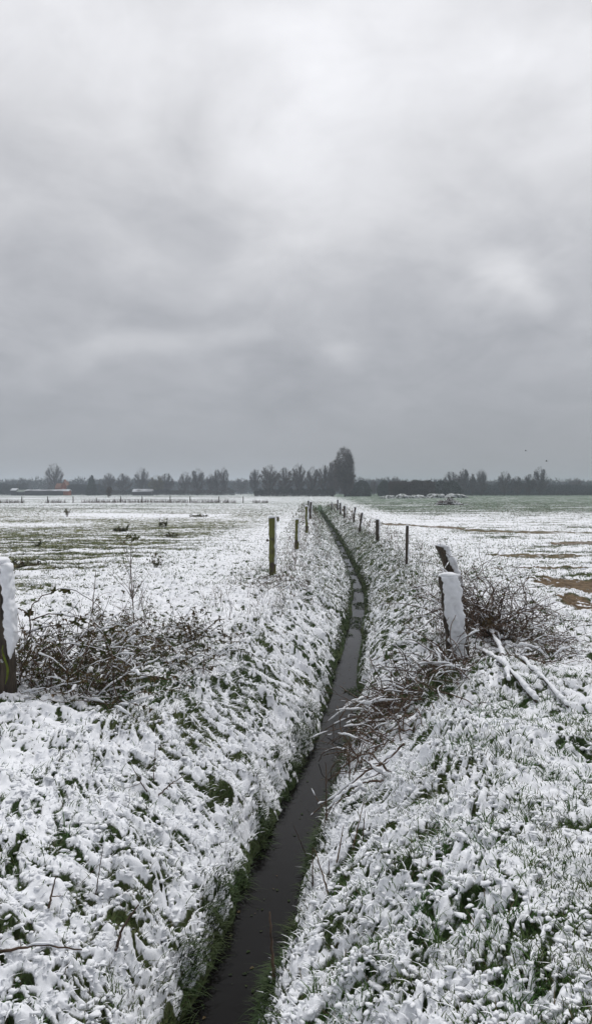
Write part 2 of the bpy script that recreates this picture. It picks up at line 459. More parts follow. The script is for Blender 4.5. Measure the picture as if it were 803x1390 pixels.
# ------------------------------------------------------------------ object tagging
def tag(o, label=None, cat=None, group=None, kind=None):
    for k, v in (('label', label), ('category', cat), ('group', group), ('kind', kind)):
        if v: o[k] = v
    return o
def empty(name, loc, label, cat, group=None, kind=None):
    o = bpy.data.objects.new(name, None); COL.objects.link(o); o.location = loc
    o.empty_display_size = .2
    return tag(o, label, cat, group, kind)
def dup(root, loc, rz=0, sc=(1, 1, 1), label=None, group=None):
    r = root.copy(); COL.objects.link(r); r.location = loc; r.rotation_euler = (0, 0, rz); r.scale = sc
    if label: r['label'] = label
    if group: r['group'] = group
    for ch in list(root.children):
        c = ch.copy(); COL.objects.link(c); c.parent = r
        for g in ch.children:
            d = g.copy(); COL.objects.link(d); d.parent = c
    return r

print("GROUND", round(time.time()-_T0, 1))
# ================================================================== GROUND
def build_ground():
    ys = [-400, -150, -60, -25, -10, -4, -1.5, 0]; y = .6
    while y < 1500:
        ys.append(y)
        if y < 2: dy = .02
        elif y < 90: dy = max(.0075, .0030*y)
        else: dy = .008*y
        y += dy
    ys += [1550, 1800]
    ys = np.array(ys)
    nu = 860; u = np.linspace(-1, 1, nu)
    hw = 1.3+.56*np.clip(ys, 0, None)+.25*np.clip(-ys, 0, 100)
    X = hw[:, None]*(u[None, :]*.82+.18*u[None, :]**3)
    ext = np.geomspace(1.06, 40, 26)
    lim = 2000
    Lx = -np.minimum(hw[:, None]*ext[::-1][None], hw[:, None]+(lim-hw[:, None])*((ext[::-1][None]-1)/39))
    X = np.concatenate([Lx, X, -Lx[:, ::-1]], 1)
    Y = np.broadcast_to(ys[:, None], X.shape)
    z, e, mud, dry, rel = terrain(X, Y)
    V = np.stack([X, Y, z], -1).reshape(-1, 3)
    r, c = X.shape
    i = (np.arange(r-1)*c)[:, None]+np.arange(c-1)[None]
    q = np.stack([i, i+1, i+c+1, i+c], -1).reshape(-1, 4)
    mb = MB(); mb.add(V, q)
    o = mb.build('ground', 'ground', attrs={'e': e.ravel(), 'mud': mud.ravel(), 'dry': dry.ravel()})
    tag(o, 'flat farmland under thin patchy snow, cut by a narrow ditch', 'ground', kind='structure')
    print('ground verts', len(V))
build_ground()

mb = MB()
ys = np.concatenate([np.linspace(-8, 100, 900)])
c = centre(ys)
V = np.concatenate([np.stack([c-.45, ys, ys*0+WATER], -1), np.stack([c+.45, ys, ys*0+WATER], -1)])
n = len(ys); i = np.arange(n-1)
mb.add(V, np.stack([i, i+n, i+n+1, i+1], -1))
tag(mb.build('water', 'water'), 'still dark water lying along the bottom of the ditch', 'water', kind='structure')

print("GRASS AND SNOW TUFTS (nobody could count them)", round(time.time()-_T0, 1))
# ================================================================== GRASS AND SNOW TUFTS (nobody could count them)
def scatter(n, y0, y1, pw=1.0, margin=.8, k=.52):
    """points with density falling with distance"""
    t = RNG.uniform(0, 1, n)
    if pw == 1: y = y0*(y1/y0)**t
    else: y = (y0**(1-pw)+t*(y1**(1-pw)-y0**(1-pw)))**(1/(1-pw))
    x = RNG.uniform(-1, 1, n)*(k*y+margin)
    return x, y
def build_grass():
    g = MB()
    # green blades poking out of hollows
    x, y = scatter(700000, 1.6, 34, 1)
    z, e, mud, dry, rel = terrain(x, y)
    d = x-centre(y)
    cl = fbm(x*2.3+5, y*2.3, 101, 2)
    side = np.where(d > .5, .10, -.05)
    pr = np.clip(.035+.075*(d > .45)*(y < 9)+sstep(.25, -.25, e)*1.0+.35*sstep(.05, .5, cl+side*2), 0, 1)*(WATER+.03 < z)*(mud < .4)
    keep = RNG.uniform(0, 1, len(x)) < pr*.75
    x, y, z, dry, e = x[keep], y[keep], z[keep], dry[keep], e[keep]
    n = len(x)
    f = np.clip(y/6, 1, 2.6)
    h = RNG.uniform(.018, .056, n)*(1+.8*(RNG.uniform(0, 1, n) < .06))*np.clip(y/10, 1, 1.5)
    w = RNG.uniform(.003, .007, n)*f
    dr = RNG.uniform(0, 1, n) < (.12+.5*dry)
    az = RNG.uniform(0, 2*math.pi, n); ln = RNG.uniform(.15, 1.2, n)
    B = np.stack([x, y, z-.008], -1)
    ribbons(g, B[~dr], h[~dr], w[~dr], az[~dr], ln[~dr], 0, 3, .25)
    ribbons(g, B[dr], h[dr], w[dr]*.8, az[dr], ln[dr], 1, 3, .15)
    # dense green tufts
    tx, ty = scatter(2600, 1.7, 22, 1)
    z, e, *_ = terrain(tx, ty)
    cl = fbm(tx*1.3+5, ty*1.3, 111, 2); d = tx-centre(ty)
    keep = (RNG.uniform(0, 1, len(tx)) < np.clip(.06+.5*sstep(-.1, .5, cl)+.1*(d > .7), 0, 1)*.6) & (z > WATER+.1)
    tx, ty = tx[keep], ty[keep]
    ex = 150; tx = np.concatenate([tx, RNG.uniform(.9, 2.5, ex)]); ty = np.concatenate([ty, RNG.uniform(3.4, 6.3, ex)])
    m = RNG.integers(8, 26, len(tx)); I = np.repeat(np.arange(len(tx)), m)
    x = tx[I]+RNG.normal(0, .025, len(I)); y = ty[I]+RNG.normal(0, .025, len(I)); z = terrain(x, y)[0]
    a = np.arctan2(y-ty[I], x-tx[I])+RNG.normal(0, .5, len(I))
    ribbons(g, np.stack([x, y, z-.01], -1), RNG.uniform(.035, .095, len(I)), RNG.uniform(.004, .008, len(I))*np.clip(y/7, 1, 2), a, RNG.uniform(.3, 1.1, len(I)), 0, 4, .35)
    # wet fringe along the foot of both banks
    n = 90000
    y = 1.6*(95/1.6)**RNG.uniform(0, 1, n); sgn = np.where(RNG.uniform(0, 1, n) < .5, -1, 1)
    s = np.abs(RNG.normal(.195, .025, n)); x = centre(y)+sgn*s
    z = terrain(x, y)[0]; k = (z > WATER-.05); x, y, z, sgn = x[k], y[k], z[k], sgn[k]
    dens = fbm(x*0+sgn*4, y*1.4, 121, 2); k = RNG.uniform(0, 1, len(x)) < .08+.75*sstep(-.15, .5, dens); x, y, z, sgn = x[k], y[k], z[k], sgn[k]
    n = len(x)
    az = np.where(sgn > 0, math.pi, 0)+RNG.normal(0, 1.0, n)
    ribbons(g, np.stack([x, y, z-.01], -1), RNG.uniform(.02, .065, n), RNG.uniform(.005, .010, n)*np.clip(y/8, 1, 3), az, RNG.uniform(.4, 1.6, n), 2, 3, .6)
    # tufts hanging from the bank foot over the water
    nt_ = 300; ty = 2.2*(60/2.2)**RNG.uniform(0, 1, nt_); sg = np.where(RNG.uniform(0, 1, nt_) < .5, -1, 1); tx = centre(ty)+sg*RNG.uniform(.17, .30, nt_)
    m = RNG.integers(10, 34, nt_); I = np.repeat(np.arange(nt_), m); f_ = np.clip(ty[I]/9, 1, 2.5)
    x = tx[I]+RNG.normal(0, .022, len(I))*f_; y = ty[I]+RNG.normal(0, .03, len(I))*f_; z = np.maximum(terrain(x, y)[0], WATER)
    ribbons(g, np.stack([x, y, z-.01], -1), RNG.uniform(.04, .11, len(I)), RNG.uniform(.004, .008, len(I))*f_, np.where(sg[I] > 0, math.pi, 0)+RNG.normal(0, .8, len(I)), RNG.uniform(.5, 1.5, len(I)), np.int64(2), 4, .75)
    # weeds growing in the water, thicker further off
    n = 16000; y = 6*(95/6)**RNG.uniform(0, 1, n); x = centre(y)+RNG.normal(0, .14, n)
    dens = fbm(x*1.2, y*.8, 122, 2); k = dens > np.interp(y, [5, 12, 25, 95], [.75, .25, .0, -.2]); x, y = x[k], y[k]; n = len(x)
    ribbons(g, np.stack([x, y, np.full(n, WATER-.01)], -1), RNG.uniform(.03, .07, n), RNG.uniform(.008, .016, n)*np.clip(y/10, 1, 3), RNG.uniform(0, 6.28, n), RNG.uniform(.4, 1.6, n), 2, 3, .6)
    # far stubble and tussocks
    x, y = scatter(260000, 12, 120, 1.25, 1.5)
    z, e, mud, dry, rel = terrain(x, y)
    d = np.abs(x-centre(y))
    keep = (RNG.uniform(0, 1, len(x)) < sstep(.3, -.25, e)*.5+.25*(d < 2.4)+.04) & (z > WATER+.1) & (mud < .5)
    x, y, z, dry = x[keep], y[keep], z[keep], dry[keep]; n = len(x)
    dr = RNG.uniform(0, 1, n) < .35+.4*dry
    h = RNG.uniform(.02, .07, n)*np.clip(y/25, 1, 2)*np.where(np.abs(x-centre(y)) < 2.4, 1.6, 1); w = RNG.uniform(.008, .016, n)*np.clip(y/20, 1, 4)
    az = RNG.uniform(0, 6.28, n); B = np.stack([x, y, z-.01], -1); ln = RNG.uniform(.2, 1.2, n)
    ribbons(g, B[~dr], h[~dr], w[~dr], az[~dr], ln[~dr], 0, 2, .3)
    ribbons(g, B[dr], h[dr], w[dr], az[dr], ln[dr], 1, 2, .2)
    print('grass verts', g.n)
    tag(g.build('grass', ['grass', 'grass_dry', 'grass_dark'], smooth=False), 'short green and straw coloured grass poking through the snow', 'grass', kind='stuff')

    # snow-laden blades and clots of snow lying on the grass
    s = MB()
    x, y = scatter(300000, 1.7, 60, 1)
    z, e, mud, dry, rel = terrain(x, y)
    d = x-centre(y); ad = np.abs(d)
    strip = sstep(3.2, 1.6, ad)
    pr = (.015+.75*strip*sstep(.18, .3, ad)*sstep(1.5, 1.0, ad)*sstep(3, 6, y)+.10*sstep(6, 12, y)+.12*sstep(.18, .3, ad)*sstep(1.1, .8, ad))*sstep(-.5, .15, e)*(z > WATER+.05)*(mud < .3)
    keep = RNG.uniform(0, 1, len(x)) < pr
    x, y, z, d, e = x[keep], y[keep], z[keep], d[keep], e[keep]; n = len(x)
    down = np.where(d > 0, math.pi, 0)
    az = np.where(np.abs(d) < 1.4, down+RNG.normal(0, .8, n), RNG.uniform(0, 6.28, n))
    h = RNG.uniform(.02, .055, n)*np.clip(y/9, 1, 2); w = RNG.uniform(.005, .011, n)*np.clip(y/7, 1, 3)
    ribbons(s, np.stack([x, y, z-.006], -1), h, w, az, RNG.uniform(.5, 1.8, n), 0, 3, .55)
    x, y = scatter(60000, 1.7, 26, 1)
    z, e, mud, dry, rel = terrain(x, y)
    keep = (RNG.uniform(0, 1, len(x)) < sstep(-.7, .0, e)*(.22+.3*(np.abs(x-centre(y)) < 1.5))*sstep(.9, .2, e)) & (z > WATER+.14) & (mud < .3)
    x, y, z = x[keep], y[keep], z[keep]; n = len(x)
    r = RNG.uniform(.004, .011, n)*(1+(RNG.uniform(0, 1, n) < .10)*.6)*np.clip(y/9, 1, 1.6)
    near = y < 7
    P = np.stack([x, y, z+r*.15+RNG.uniform(0, .022, n)*(RNG.uniform(0, 1, n) < .5)], -1)
    asp = RNG.uniform(1.0, 2.3, n)
    blobs(s, P[near], (r*asp)[near], r[near], (r*.62)[near], 0, True)
    blobs(s, P[~near], (r*asp)[~near], r[~near], (r*.62)[~near], 0, False)
    print('snow verts', s.n)
    tag(s.build('snow', 'snow'), 'clots of fresh snow caught on the grass', 'snow', kind='stuff')
build_grass()

# floating bits on the water
mb = MB()
for k in range(260):
    y = 2.8*(22/2.8)**random.random(); x = float(centre(np.array(y)))+random.uniform(-.2, .2)
    a = random.uniform(0, 6.28)
    leaf(mb, (x, y, WATER+.004), (math.cos(a), math.sin(a), .03), (0, 0, 1), random.uniform(.007, .028), random.choice((0, 0, 0, 1)), .1, .02)
tag(mb.build('leaves', ['grass_dark', 'leaf_brown']), 'scattered dark bits of leaf floating on the ditch water', 'leaves', kind='stuff')

print("POSTS", round(time.time()-_T0, 1))
# ================================================================== POSTS
def lumpy(mb, corners_fn, nu, nv, mi=0): pass
def slab(mb, path, wx_, wy_, mi=0, sides=16, power=4, rough=.0, freq=8, seed=0, lump=0.0, rz=0.0):
    """rounded-rectangular column through path points; optional noise displacement"""
    P = np.asarray(path, float); n = len(P)
    wx_ = np.broadcast_to(np.asarray(wx_, float), (n,)); wy_ = np.broadcast_to(np.asarray(wy_, float), (n,))
    a = np.arange(sides)*2*math.pi/sides
    ca, sa = np.cos(a), np.sin(a)
    rr = (np.abs(ca)**power+np.abs(sa)**power)**(-1/power)
    V = np.zeros((n, sides, 3))
    for k in range(n):
        for j in range(sides):
            lx, ly = ca[j]*rr[j]*wx_[k]*.5, sa[j]*rr[j]*wy_[k]*.5
            x_, y_ = lx*math.cos(rz)-ly*math.sin(rz), lx*math.sin(rz)+ly*math.cos(rz)
            p = P[k]+np.array([x_, y_, 0])
            if rough or lump:
                q = Vector(p)*freq+Vector((seed*5.3, 0, 0))
                dd = rough*mnoise.noise(q)
                if lump:
                    dist = mnoise.voronoi(q)[0][0]; dd += lump*(.6-dist)+lump*.8*mnoise.noise(q*.45)
                s_ = np.array([x_, y_, 0]); s_ = s_/(np.linalg.norm(s_)+1e-9); p = p+s_*dd
            V[k, j] = p
    i = np.arange(n-1)[:, None]*sides; j = np.arange(sides)[None]; j2 = (j+1) % sides
    off = mb.n
    mb.add(V.reshape(-1, 3), np.stack([i+j, i+j2, i+sides+j2, i+sides+j], -1).reshape(-1, 4), mi)
    top = [off-off+(n-1)*sides+k for k in range(sides)]
    c = V[-1].mean(0)+np.array([0, 0, .004+.3*lump]); cb = V[0].mean(0)
    f = [[n*sides, (n-1)*sides+k, (n-1)*sides+(k+1) % sides] for k in range(sides)]+[[n*sides+1, (k+1) % sides, k] for k in range(sides)]
    mb.v.append(np.stack([c, cb])); mb.f.append(np.array(f)+off); mb.m.append((mi, len(f))); mb.n += 2

def fence_post(px, Y, h, w, lean, mat, label, snowside=True, sq=4, insul=False, group='wooden posts along the ditch'):
    X = wx(px, Y); z0 = gz(X, Y)
    o = empty('fence_post', (X, Y, z0), label, 'fence post', group)
    t = np.linspace(0, 1, 14)
    path = np.stack([lean*h*t, .02*h*t*math.sin(px), -.12+(h+.12)*t], -1)
    mb = MB(); slab(mb, path, w*(1+.05*np.sin(t*7+px)), w*.95, 0, 16, sq, w*.09, 9, px*.1, rz=.3+px)
    mb.build('shaft', mat, o)
    if snowside:
        mb = MB(); tt = np.linspace(.3+.12*math.sin(px), .995, 26)
        pp = np.stack([lean*h*tt+w*.46, .02*h*tt-w*.25, h*tt], -1)
        slab(mb, pp, w*.5*np.clip(np.sin(tt*2.7+.25)+.2, .15, 1), w*.62, 0, 12, 2.2, 0, 26, px, w*.22)
        mb.build('side_snow', 'snow', o)
    mb = MB(); v, f = BLOB1[int(px) % 8], BF1
    mb.add(v*np.array([w*.60, w*.6, w*.30])+path[-1]+np.array([0, 0, w*.12]), f); mb.build('snow_cap', 'snow', o)
    if insul:
        mb = MB(); tube(mb, [(-w*.4, -.01, h*.62), (-w*.85, -.02, h*.62)], [.008, .008], 6); tube(mb, [(-w*.85, -.02, h*.62-.02), (-w*.85, -.02, h*.62), (-w*.85, -.02, h*.62+.022)], [.016, .024, .014], 10)
        mb.build('insulator', 'wood_dark', o)
    return o
fence_post(370, 13.3, 1.09, .115, -.01, 'wood_moss', 'tallest mossy yellow-green fence post left of the ditch, nearest of its row', insul=True)
fence_post(402, 19.7, .83, .105, .03, 'wood_moss', 'short mossy fence post, second in the row left of the ditch')
fence_post(416, 27.9, 1.03, .11, .0, 'wood_moss', 'slim upright fence post, third in the row left of the ditch')
fence_post(420.5, 43, 1.0, .13, .06, 'wood_dark', 'small dark post leaning right, fourth in the row left of the ditch')
fence_post(418.5, 60, .9, .13, .0, 'wood_dark', 'tiny dark post farthest along the row left of the ditch')
fence_post(377, 40, .24, .14, .0, 'wood_moss', 'low green stub in the field left of the post row', False)
fence_post(551, 16.1, .86, .065, .02, 'wood_dark', 'thin dark upright stake right of the ditch, nearest of its row')
fence_post(512, 24, .69, .12, .0, 'wood_dark', 'short thick dark post, second in the row right of the ditch')
fence_post(487, 31.2, .82, .095, .16, 'wood_dark', 'dark post leaning right, third in the row right of the ditch')
fence_post(479, 39, .82, .10, .15, 'wood_dark', 'thin dark post leaning right, fourth in the row right of the ditch')
fence_post(467, 47, .8, .13, .03, 'wood_dark', 'stubby dark post, fifth in the row right of the ditch')
fence_post(462, 53.8, .88, .12, -.02, 'wood_dark', 'small dark post, sixth in the row right of the ditch')
fence_post(458, 65, .95, .14, .0, 'wood_dark', 'small dark post, seventh in the row right of the ditch')
fence_post(450, 71, .72, .10, .0, 'wood_dark', 'faint thin post at the far end of the row right of the ditch')

# --- big weathered posts in the foreground
def big_post(base, top, w, dpt, snow_dir, label, snow_w, snow_d, seed, rz=0, snowfrom=.0, front=0.0, taper=1.0, capz=.02, bend=0):
    b = np.array(base); tpt = np.array(top)
    o = empty('weathered_post', tuple(b), label, 'post', 'big weathered gate posts')
    t = np.linspace(-.15, 1, 34)
    D = tpt-b
    path = D[None]*t[:, None]+np.array([bend, 0, 0])[None]*(np.sin(t*3.14)[:, None])
    mb = MB(); slab(mb, path, w*(1-(1-taper)*t), dpt, 0, 28, 4, .018, 9, seed, rz=rz)
    mb.build('trunk', 'wood_dark', o)
    mb = MB(); tt = np.linspace(snowfrom, 1.0, 60)
    pp = D[None]*tt[:, None]+np.array([bend, 0, 0])[None]*(np.sin(tt*3.14)[:, None])+np.array([snow_dir*w*.5, -front, 0])[None]
    wid = snow_w*(1-.30*gauss(tt-.30, .025))*(1+.06*np.sin(tt*9+seed)+.05*np.sin(tt*23))*sstep(-.02, .2, tt-snowfrom)**.6
    slab(mb, pp, wid, snow_d, 0, 44, 3.4, .010, 22, seed+1, .030, rz=rz)
    mb.build('plastered_snow', 'snow', o)
    mb = MB(); v, f = ICO[3]
    dv = np.array([1+.25*mnoise.noise(Vector(p)*1.7+Vector((seed, 0, 0))) for p in v])
    mb.add(v*dv[:, None]*np.array([w*.52*taper, dpt*.55, .03])+path[-1]+np.array([snow_dir*w*.12, -front*.4, capz]), f)
    mb.build('snow_cap', 'snow', o)
    return o
Yp = 5.3
big_post((wx(9, Yp), Yp, gz(wx(9, Yp), Yp)), (wx(-4, Yp), Yp+.03, 1.07), .15, .17, .95, 'snow-plastered dark post at the left edge, beside the brambles', .075, .16, 3, .2, .30, .03, .9)
o = bpy.data.objects['weathered_post']
mb = MB()
pp = [(.045+.02*math.sin(k*.7), -.13-.01*math.sin(k), .12+k*.035) for k in range(9)]
tube(mb, pp, [.003, .006, .008, .009, .008, .009, .007, .005, .003], 7)
mo = mb.build('moss_streak', plain('bright_moss', (.13, .17, .02), (.09, .11, .015), 30, .9), o)
Yp = 7.0
zb = gz(wx(624, Yp), Yp)
big_post((wx(624, Yp), Yp, zb-.08), (wx(609, Yp), Yp+.05, wz(783, Yp)), .215, .11, .10, 'broad snow-plastered leaning post in front of the thorn bush', .165, .055, 8, -.12, .12, .06, .88, .012)
Yp = 8.6
big_post((wx(627, Yp), Yp, gz(wx(627, Yp), Yp)), (wx(597, Yp), Yp, wz(741, Yp)), .115, .13, .85, 'slender dark post leaning left behind the broad snowy post', .085, .13, 14, .1, .40, .01, .95, .005, bend=.05)

print("BRAMBLES, TWIGS, WEEDS", round(time.time()-_T0, 1))
# ================================================================== BRAMBLES, TWIGS, WEEDS
def place_path(path, o):
    return np.asarray(path)-np.array(o.location)[None]

def thorn_bush():
    X, Y = wx(668, 7.9), 7.9
    o = empty('thorn_bush', (X, Y, gz(X, Y)), 'tangled dark leafless thorn bush right of the broad snowy post', 'bush')
    st = MB(); tw = MB(); sn = MB(); lf = MB()
    R = random.Random(5)
    for k in range(120):
        a = R.uniform(0, 6.28); r = abs(R.gauss(0, .26))
        p = np.array([r*math.cos(a)*1.25-.03, r*math.sin(a)*.7, -.02+gz(X+r*math.cos(a)*1.25, Y+r*math.sin(a)*.7)-o.location.z])
        d = np.array([R.gauss(-.12, .42), R.gauss(0, .35), 1.0])
        Lc = R.uniform(.5, 1.3)
        P = cane(p, d, Lc, 16, .17, .10 if Lc > .8 else .07)
        P[:, 2] = np.maximum(P[:, 2], -.05)
        rr = np.linspace(.0055, .002, len(P))*R.uniform(.7, 1.35)
        tube(st, P, rr, 5)
        if R.random() < .5: snow_on(sn, P, .004, .010, .35, k)
        for q in range(R.randint(4, 8)):
            i = R.randint(4, len(P)-2); d2 = unit(P[i+1]-P[i]+rv(.55)); Q = cane(P[i], d2, R.uniform(.08, .32), 8, .28, .03)
            tube(tw, Q, np.linspace(.0028, .0013, len(Q)), 4)
            if R.random() < .35: snow_on(sn, Q, .002, .007, .4, k+q)
            if R.random() < .10:
                for _ in range(2): leaf(lf, Q[-1], rv(1)+np.array([0, 0, -.5]), rv(), R.uniform(.02, .04), 0, .5, .5)
            for q2 in range(2):
                i2 = R.randint(2, len(Q)-2); Q2 = cane(Q[i2], unit(rv()), R.uniform(.04, .12), 5, .3, 0); tube(tw, Q2, np.linspace(.002, .001, len(Q2)), 3)
    # long outreaching canes
    for (x1, y1, x2, y2, L) in ((700, 880, 770, 822, 0), (690, 850, 760, 880, 0), (640, 860, 735, 900, 0), (715, 900, 712, 795, 0), (722, 880, 722, 800, 0), (640, 770, 700, 880, 0)):
        a_ = np.array(at(x1, y1, 7.7)); b_ = np.array(at(x2, y2, 7.4)); t = np.linspace(0, 1, 18)[:, None]
        P = a_*(1-t)+b_*t+np.array([0, 0, .07])*np.sin(t*3.14)+np.array([.012*math.sin(k*1.7) for k in range(18)])[:, None]*np.array([1, 0, .6])
        P = place_path(P, o); tube(st, P, np.linspace(.006, .0025, 18), 5); snow_on(sn, P, .004, .010, .5, x1)
    # bundle of withered leaves
    c0 = np.array(at(664, 845, 7.6))-np.array(o.location)
    for _ in range(16): leaf(lf, c0+rv(.035), rv(1)+np.array([0, 0, -1]), rv(), R.uniform(.04, .075), 0, .5, .6)
    st.build('stem', 'twig', o); tw.build('twigs', 'twig', o); sn.build('snow', 'snow', o); lf.build('withered_leaves', 'leaf_brown', o)
thorn_bush()

def dead_tangle(name, label, pxr, pyr, Yr, n, L, dirx, leaves=0, seed=1, thick=1.0, green=.0, snow=.5, rs=.011, dz=.4, grav=.11, kind_cat='bramble', tw=3):
    R = random.Random(seed)
    cxp = sum(pxr)/2; Yc = sum(Yr)/2
    X0 = wx(cxp, Yc)
    o = empty(name, (X0, Yc, gz(X0, Yc)), label, kind_cat)
    st = MB(); sn = MB(); lf = MB()
    for k in range(n):
        Y = R.uniform(*Yr); X = wx(R.uniform(*pxr), Y); z = gz(X, Y)
        d = np.array([R.gauss(dirx, .7), R.gauss(0, .45), R.uniform(.1, 1)*dz*2])
        P = cane((X, Y, z), d, R.uniform(.5, 1.1)*L, 14, .15, grav, floor=.012)
        P = place_path(P, o)
        r0 = R.uniform(.0022, .0048)*thick
        tube(st, P, np.linspace(r0, r0*.5, len(P)), 5)
        if R.random() < snow: snow_on(sn, P, r0, rs*R.uniform(.6, 1.3), .55, k)
        for q in range(R.randint(0, tw)):
            i = R.randint(2, len(P)-2); Q = cane(P[i], unit(P[i+1]-P[i]+rv(.7)), R.uniform(.05, .25), 7, .2, .03)
            tube(st, Q, np.linspace(r0*.6, r0*.35, len(Q)), 4)
            if R.random() < snow*.6: snow_on(sn, Q, r0*.5, rs*.7, .5, k+q)
        for q in range(leaves):
            if R.random() < .5:
                i = R.randint(3, len(P)-1); mi = 0 if R.random() < green else 1
                b = P[i]; a = R.uniform(0, 6.28); dd = np.array([math.cos(a), math.sin(a), -.2])
                for w_ in (-.9, 0, .9):
                    c_, s_ = math.cos(w_), math.sin(w_)
                    leaf(lf, b, (dd[0]*c_-dd[1]*s_, dd[0]*s_+dd[1]*c_, R.uniform(-.5, .2)), (0, 0, 1), R.uniform(.022, .046), mi, .35, .35)
    st.build('stem', 'twig', o)
    if sn.n: sn.build('snow', 'snow', o)
    if lf.n: lf.build('leaves', ['leaf_green', 'leaf_brown'], o)
    return o, st, sn
dead_tangle('bramble', 'collapsed dead bramble stems on the ditch bank below the broad snowy post', (500, 640), None or (0, 0), (5.8, 7.0), 170, .6, -.4, 0, 3, 1.35, 0, .45, .011, .6, .09)
dead_tangle('bramble', 'low brown bramble sprawl with snow at the foot of the left edge post', (10, 170), (0, 0), (5.2, 6.4), 220, .66, .3, 8, 4, .95, .55, .6, .010, .95, .06)
dead_tangle('bramble', 'leafy olive brambles spreading right of the left edge post', (130, 290), (0, 0), (6.3, 8.4), 170, .5, .15, 9, 6, .9, .6, .55, .010, .95, .06)
dead_tangle('bramble', 'flattened brown grass and stems below the tallest mossy post', (345, 425), (0, 0), (11.2, 13.2), 60, .5, .2, 0, 8, 1.2, .5, .35, .014, .15)
dead_tangle('bramble', 'dead stems over the water edge under the collapsed bramble', (470, 560), (0, 0), (5.2, 6.3), 95, .42, -.5, 0, 9, 1.3, .5, .15, .008, .4)
dead_tangle('bramble', 'snowy stems trailing right from the thorn bush foot', (650, 760), (0, 0), (6.4, 7.8), 100, .6, .5, 1, 10, 1.1, .4, .4, .011, .3)

def path_px(pts, Y, n=24, wob=.006, seed=0):
    """smooth curve through picked points, each standing at its own distance"""
    pts = [np.array(at(p[0], p[1], p[2] if len(p) > 2 else Y)) for p in pts]
    P = np.array(pts); t = np.linspace(0, len(P)-1, n); Q = np.stack([np.interp(t, np.arange(len(P)), P[:, k]) for k in range(3)], -1)
    for _ in range(2): Q[1:-1] = .25*Q[:-2]+.5*Q[1:-1]+.25*Q[2:]
    return Q+np.array([[wob*mnoise.noise(Vector((i*.5, seed, a*3.1))) for a in range(3)] for i in range(n)])

def bramble_canes():
    o = empty('bramble_cane', at(42, 880, 5.5), 'arching bramble canes with green leaves right of the left edge post', 'bramble')
    st = MB(); sn = MB(); lf = MB(); CP = []
    C = [[(40, 860), (43, 820), (62, 807), (92, 797), (120, 812), (140, 828)],
         [(40, 842), (72, 832), (105, 838), (130, 850), (150, 870)],
         [(25, 826), (42, 833)],
         [(90, 885), (105, 870), (125, 858), (160, 850)],
         [(38, 900), (60, 880), (90, 872), (140, 882), (180, 905)],
         [(35, 860), (65, 850), (100, 846), (122, 856), (128, 880)],
         [(60, 930), (90, 900), (130, 880), (165, 878), (200, 890)],
         [(150, 930), (180, 915), (215, 920), (250, 925)],
         [(20, 930), (45, 965), (60, 990)]]
    for k, c_ in enumerate(C):
        P = place_path(path_px(c_, 5.5+.06*(k % 4), 26, .012, k), o)
        tube(st, P, np.linspace(.0055, .0025, len(P)), 6); snow_on(sn, P, .004, .009, .4, k); CP.append(P)
    for P in CP:
        for _ in range(4):
            b = P[random.randint(5, len(P)-1)]; a0 = random.uniform(0, 6.28)
            for w_ in (0, 1.1, -1.1):
                a = a0+w_
                leaf(lf, b, (math.cos(a), random.uniform(-.5, .1), math.sin(a)*.8-.2), (0, -1, .35), random.uniform(.028, .048), 0 if random.random() < .75 else 1, .3, .3)
    st.build('stem', 'twig', o); sn.build('snow', 'snow', o); lf.build('leaves', ['leaf_green', 'leaf_brown'], o)
bramble_canes()

def sapling(px, base, top, Y, label, seed, twigs, leaftop=True, spread=1.0, name='sapling', cat='sapling'):
    R = random.Random(seed); X = wx(px, Y); z0 = gz(X, Y)
    o = empty(name, (X, Y, z0-.01), label, cat)
    H = wz(top, Y)-z0
    t = np.linspace(0, 1, 18)
    P = np.stack([.02*np.sin(t*4+seed), .01*np.sin(t*5), H*t], -1)
    mb = MB(); tube(mb, P, np.linspace(.0075, .003, 18), 6); mb.build('stem', 'twig', o)
    tw = MB(); lf = MB(); sn = MB()
    for k in range(twigs):
        i = R.randint(1, 12) if k % 2 else R.randint(0, 5)
        b = P[i]+np.array([R.gauss(0, .10)*spread, R.gauss(0, .08)*spread, 0])*(i < 4)
        d = np.array([R.gauss(0, .42)*spread, R.gauss(0, .3), 1]); Q = cane(b, d, R.uniform(.12, .42)*H/1.0, 10, .13, -.02)
        tube(tw, Q, np.linspace(.004, .0015, len(Q)), 5)
        if R.random() < .4: snow_on(sn, Q, .003, .007, .5, k)
        for q in range(3):
            j = R.randint(3, len(Q)-2); Q2 = cane(Q[j], unit(Q[j+1]-Q[j]+rv(.6)), R.uniform(.03, .1), 5, .2, 0); tube(tw, Q2, np.linspace(.002, .001, len(Q2)), 3)
        if R.random() < .5: leaf(lf, Q[-1], rv(1)+np.array([0, 0, -.3]), (0, 0, 1), R.uniform(.015, .03), 1)
    if leaftop:
        for k in range(36):
            b = P[-1]+np.array([R.gauss(0, .05), R.gauss(0, .045), R.gauss(-.01, .028)])
            leaf(lf, b, rv(1)+np.array([0, 0, .15]), rv()+np.array([0, 0, 1]), R.uniform(.03, .055), 0 if R.random() < .85 else 1, .3, .3)
    tw.build('side_twigs', 'twig', o); 
    if lf.n: lf.build('leaves', ['leaf_green', 'leaf_brown'], o)
    if sn.n: sn.build('snow', 'snow', o)
    return o
sapling(180, 840, 727, 8.6, 'thin upright sapling topped by a tuft of olive leaves', 2, 26)
sapling(128, 840, 772, 8.9, 'short bare shoot left of the sapling with the leaf tuft', 4, 5, False, .6)
sapling(400, 770, 735, 14.5, 'wispy dry stems behind the tallest mossy post', 6, 12, False, .7)

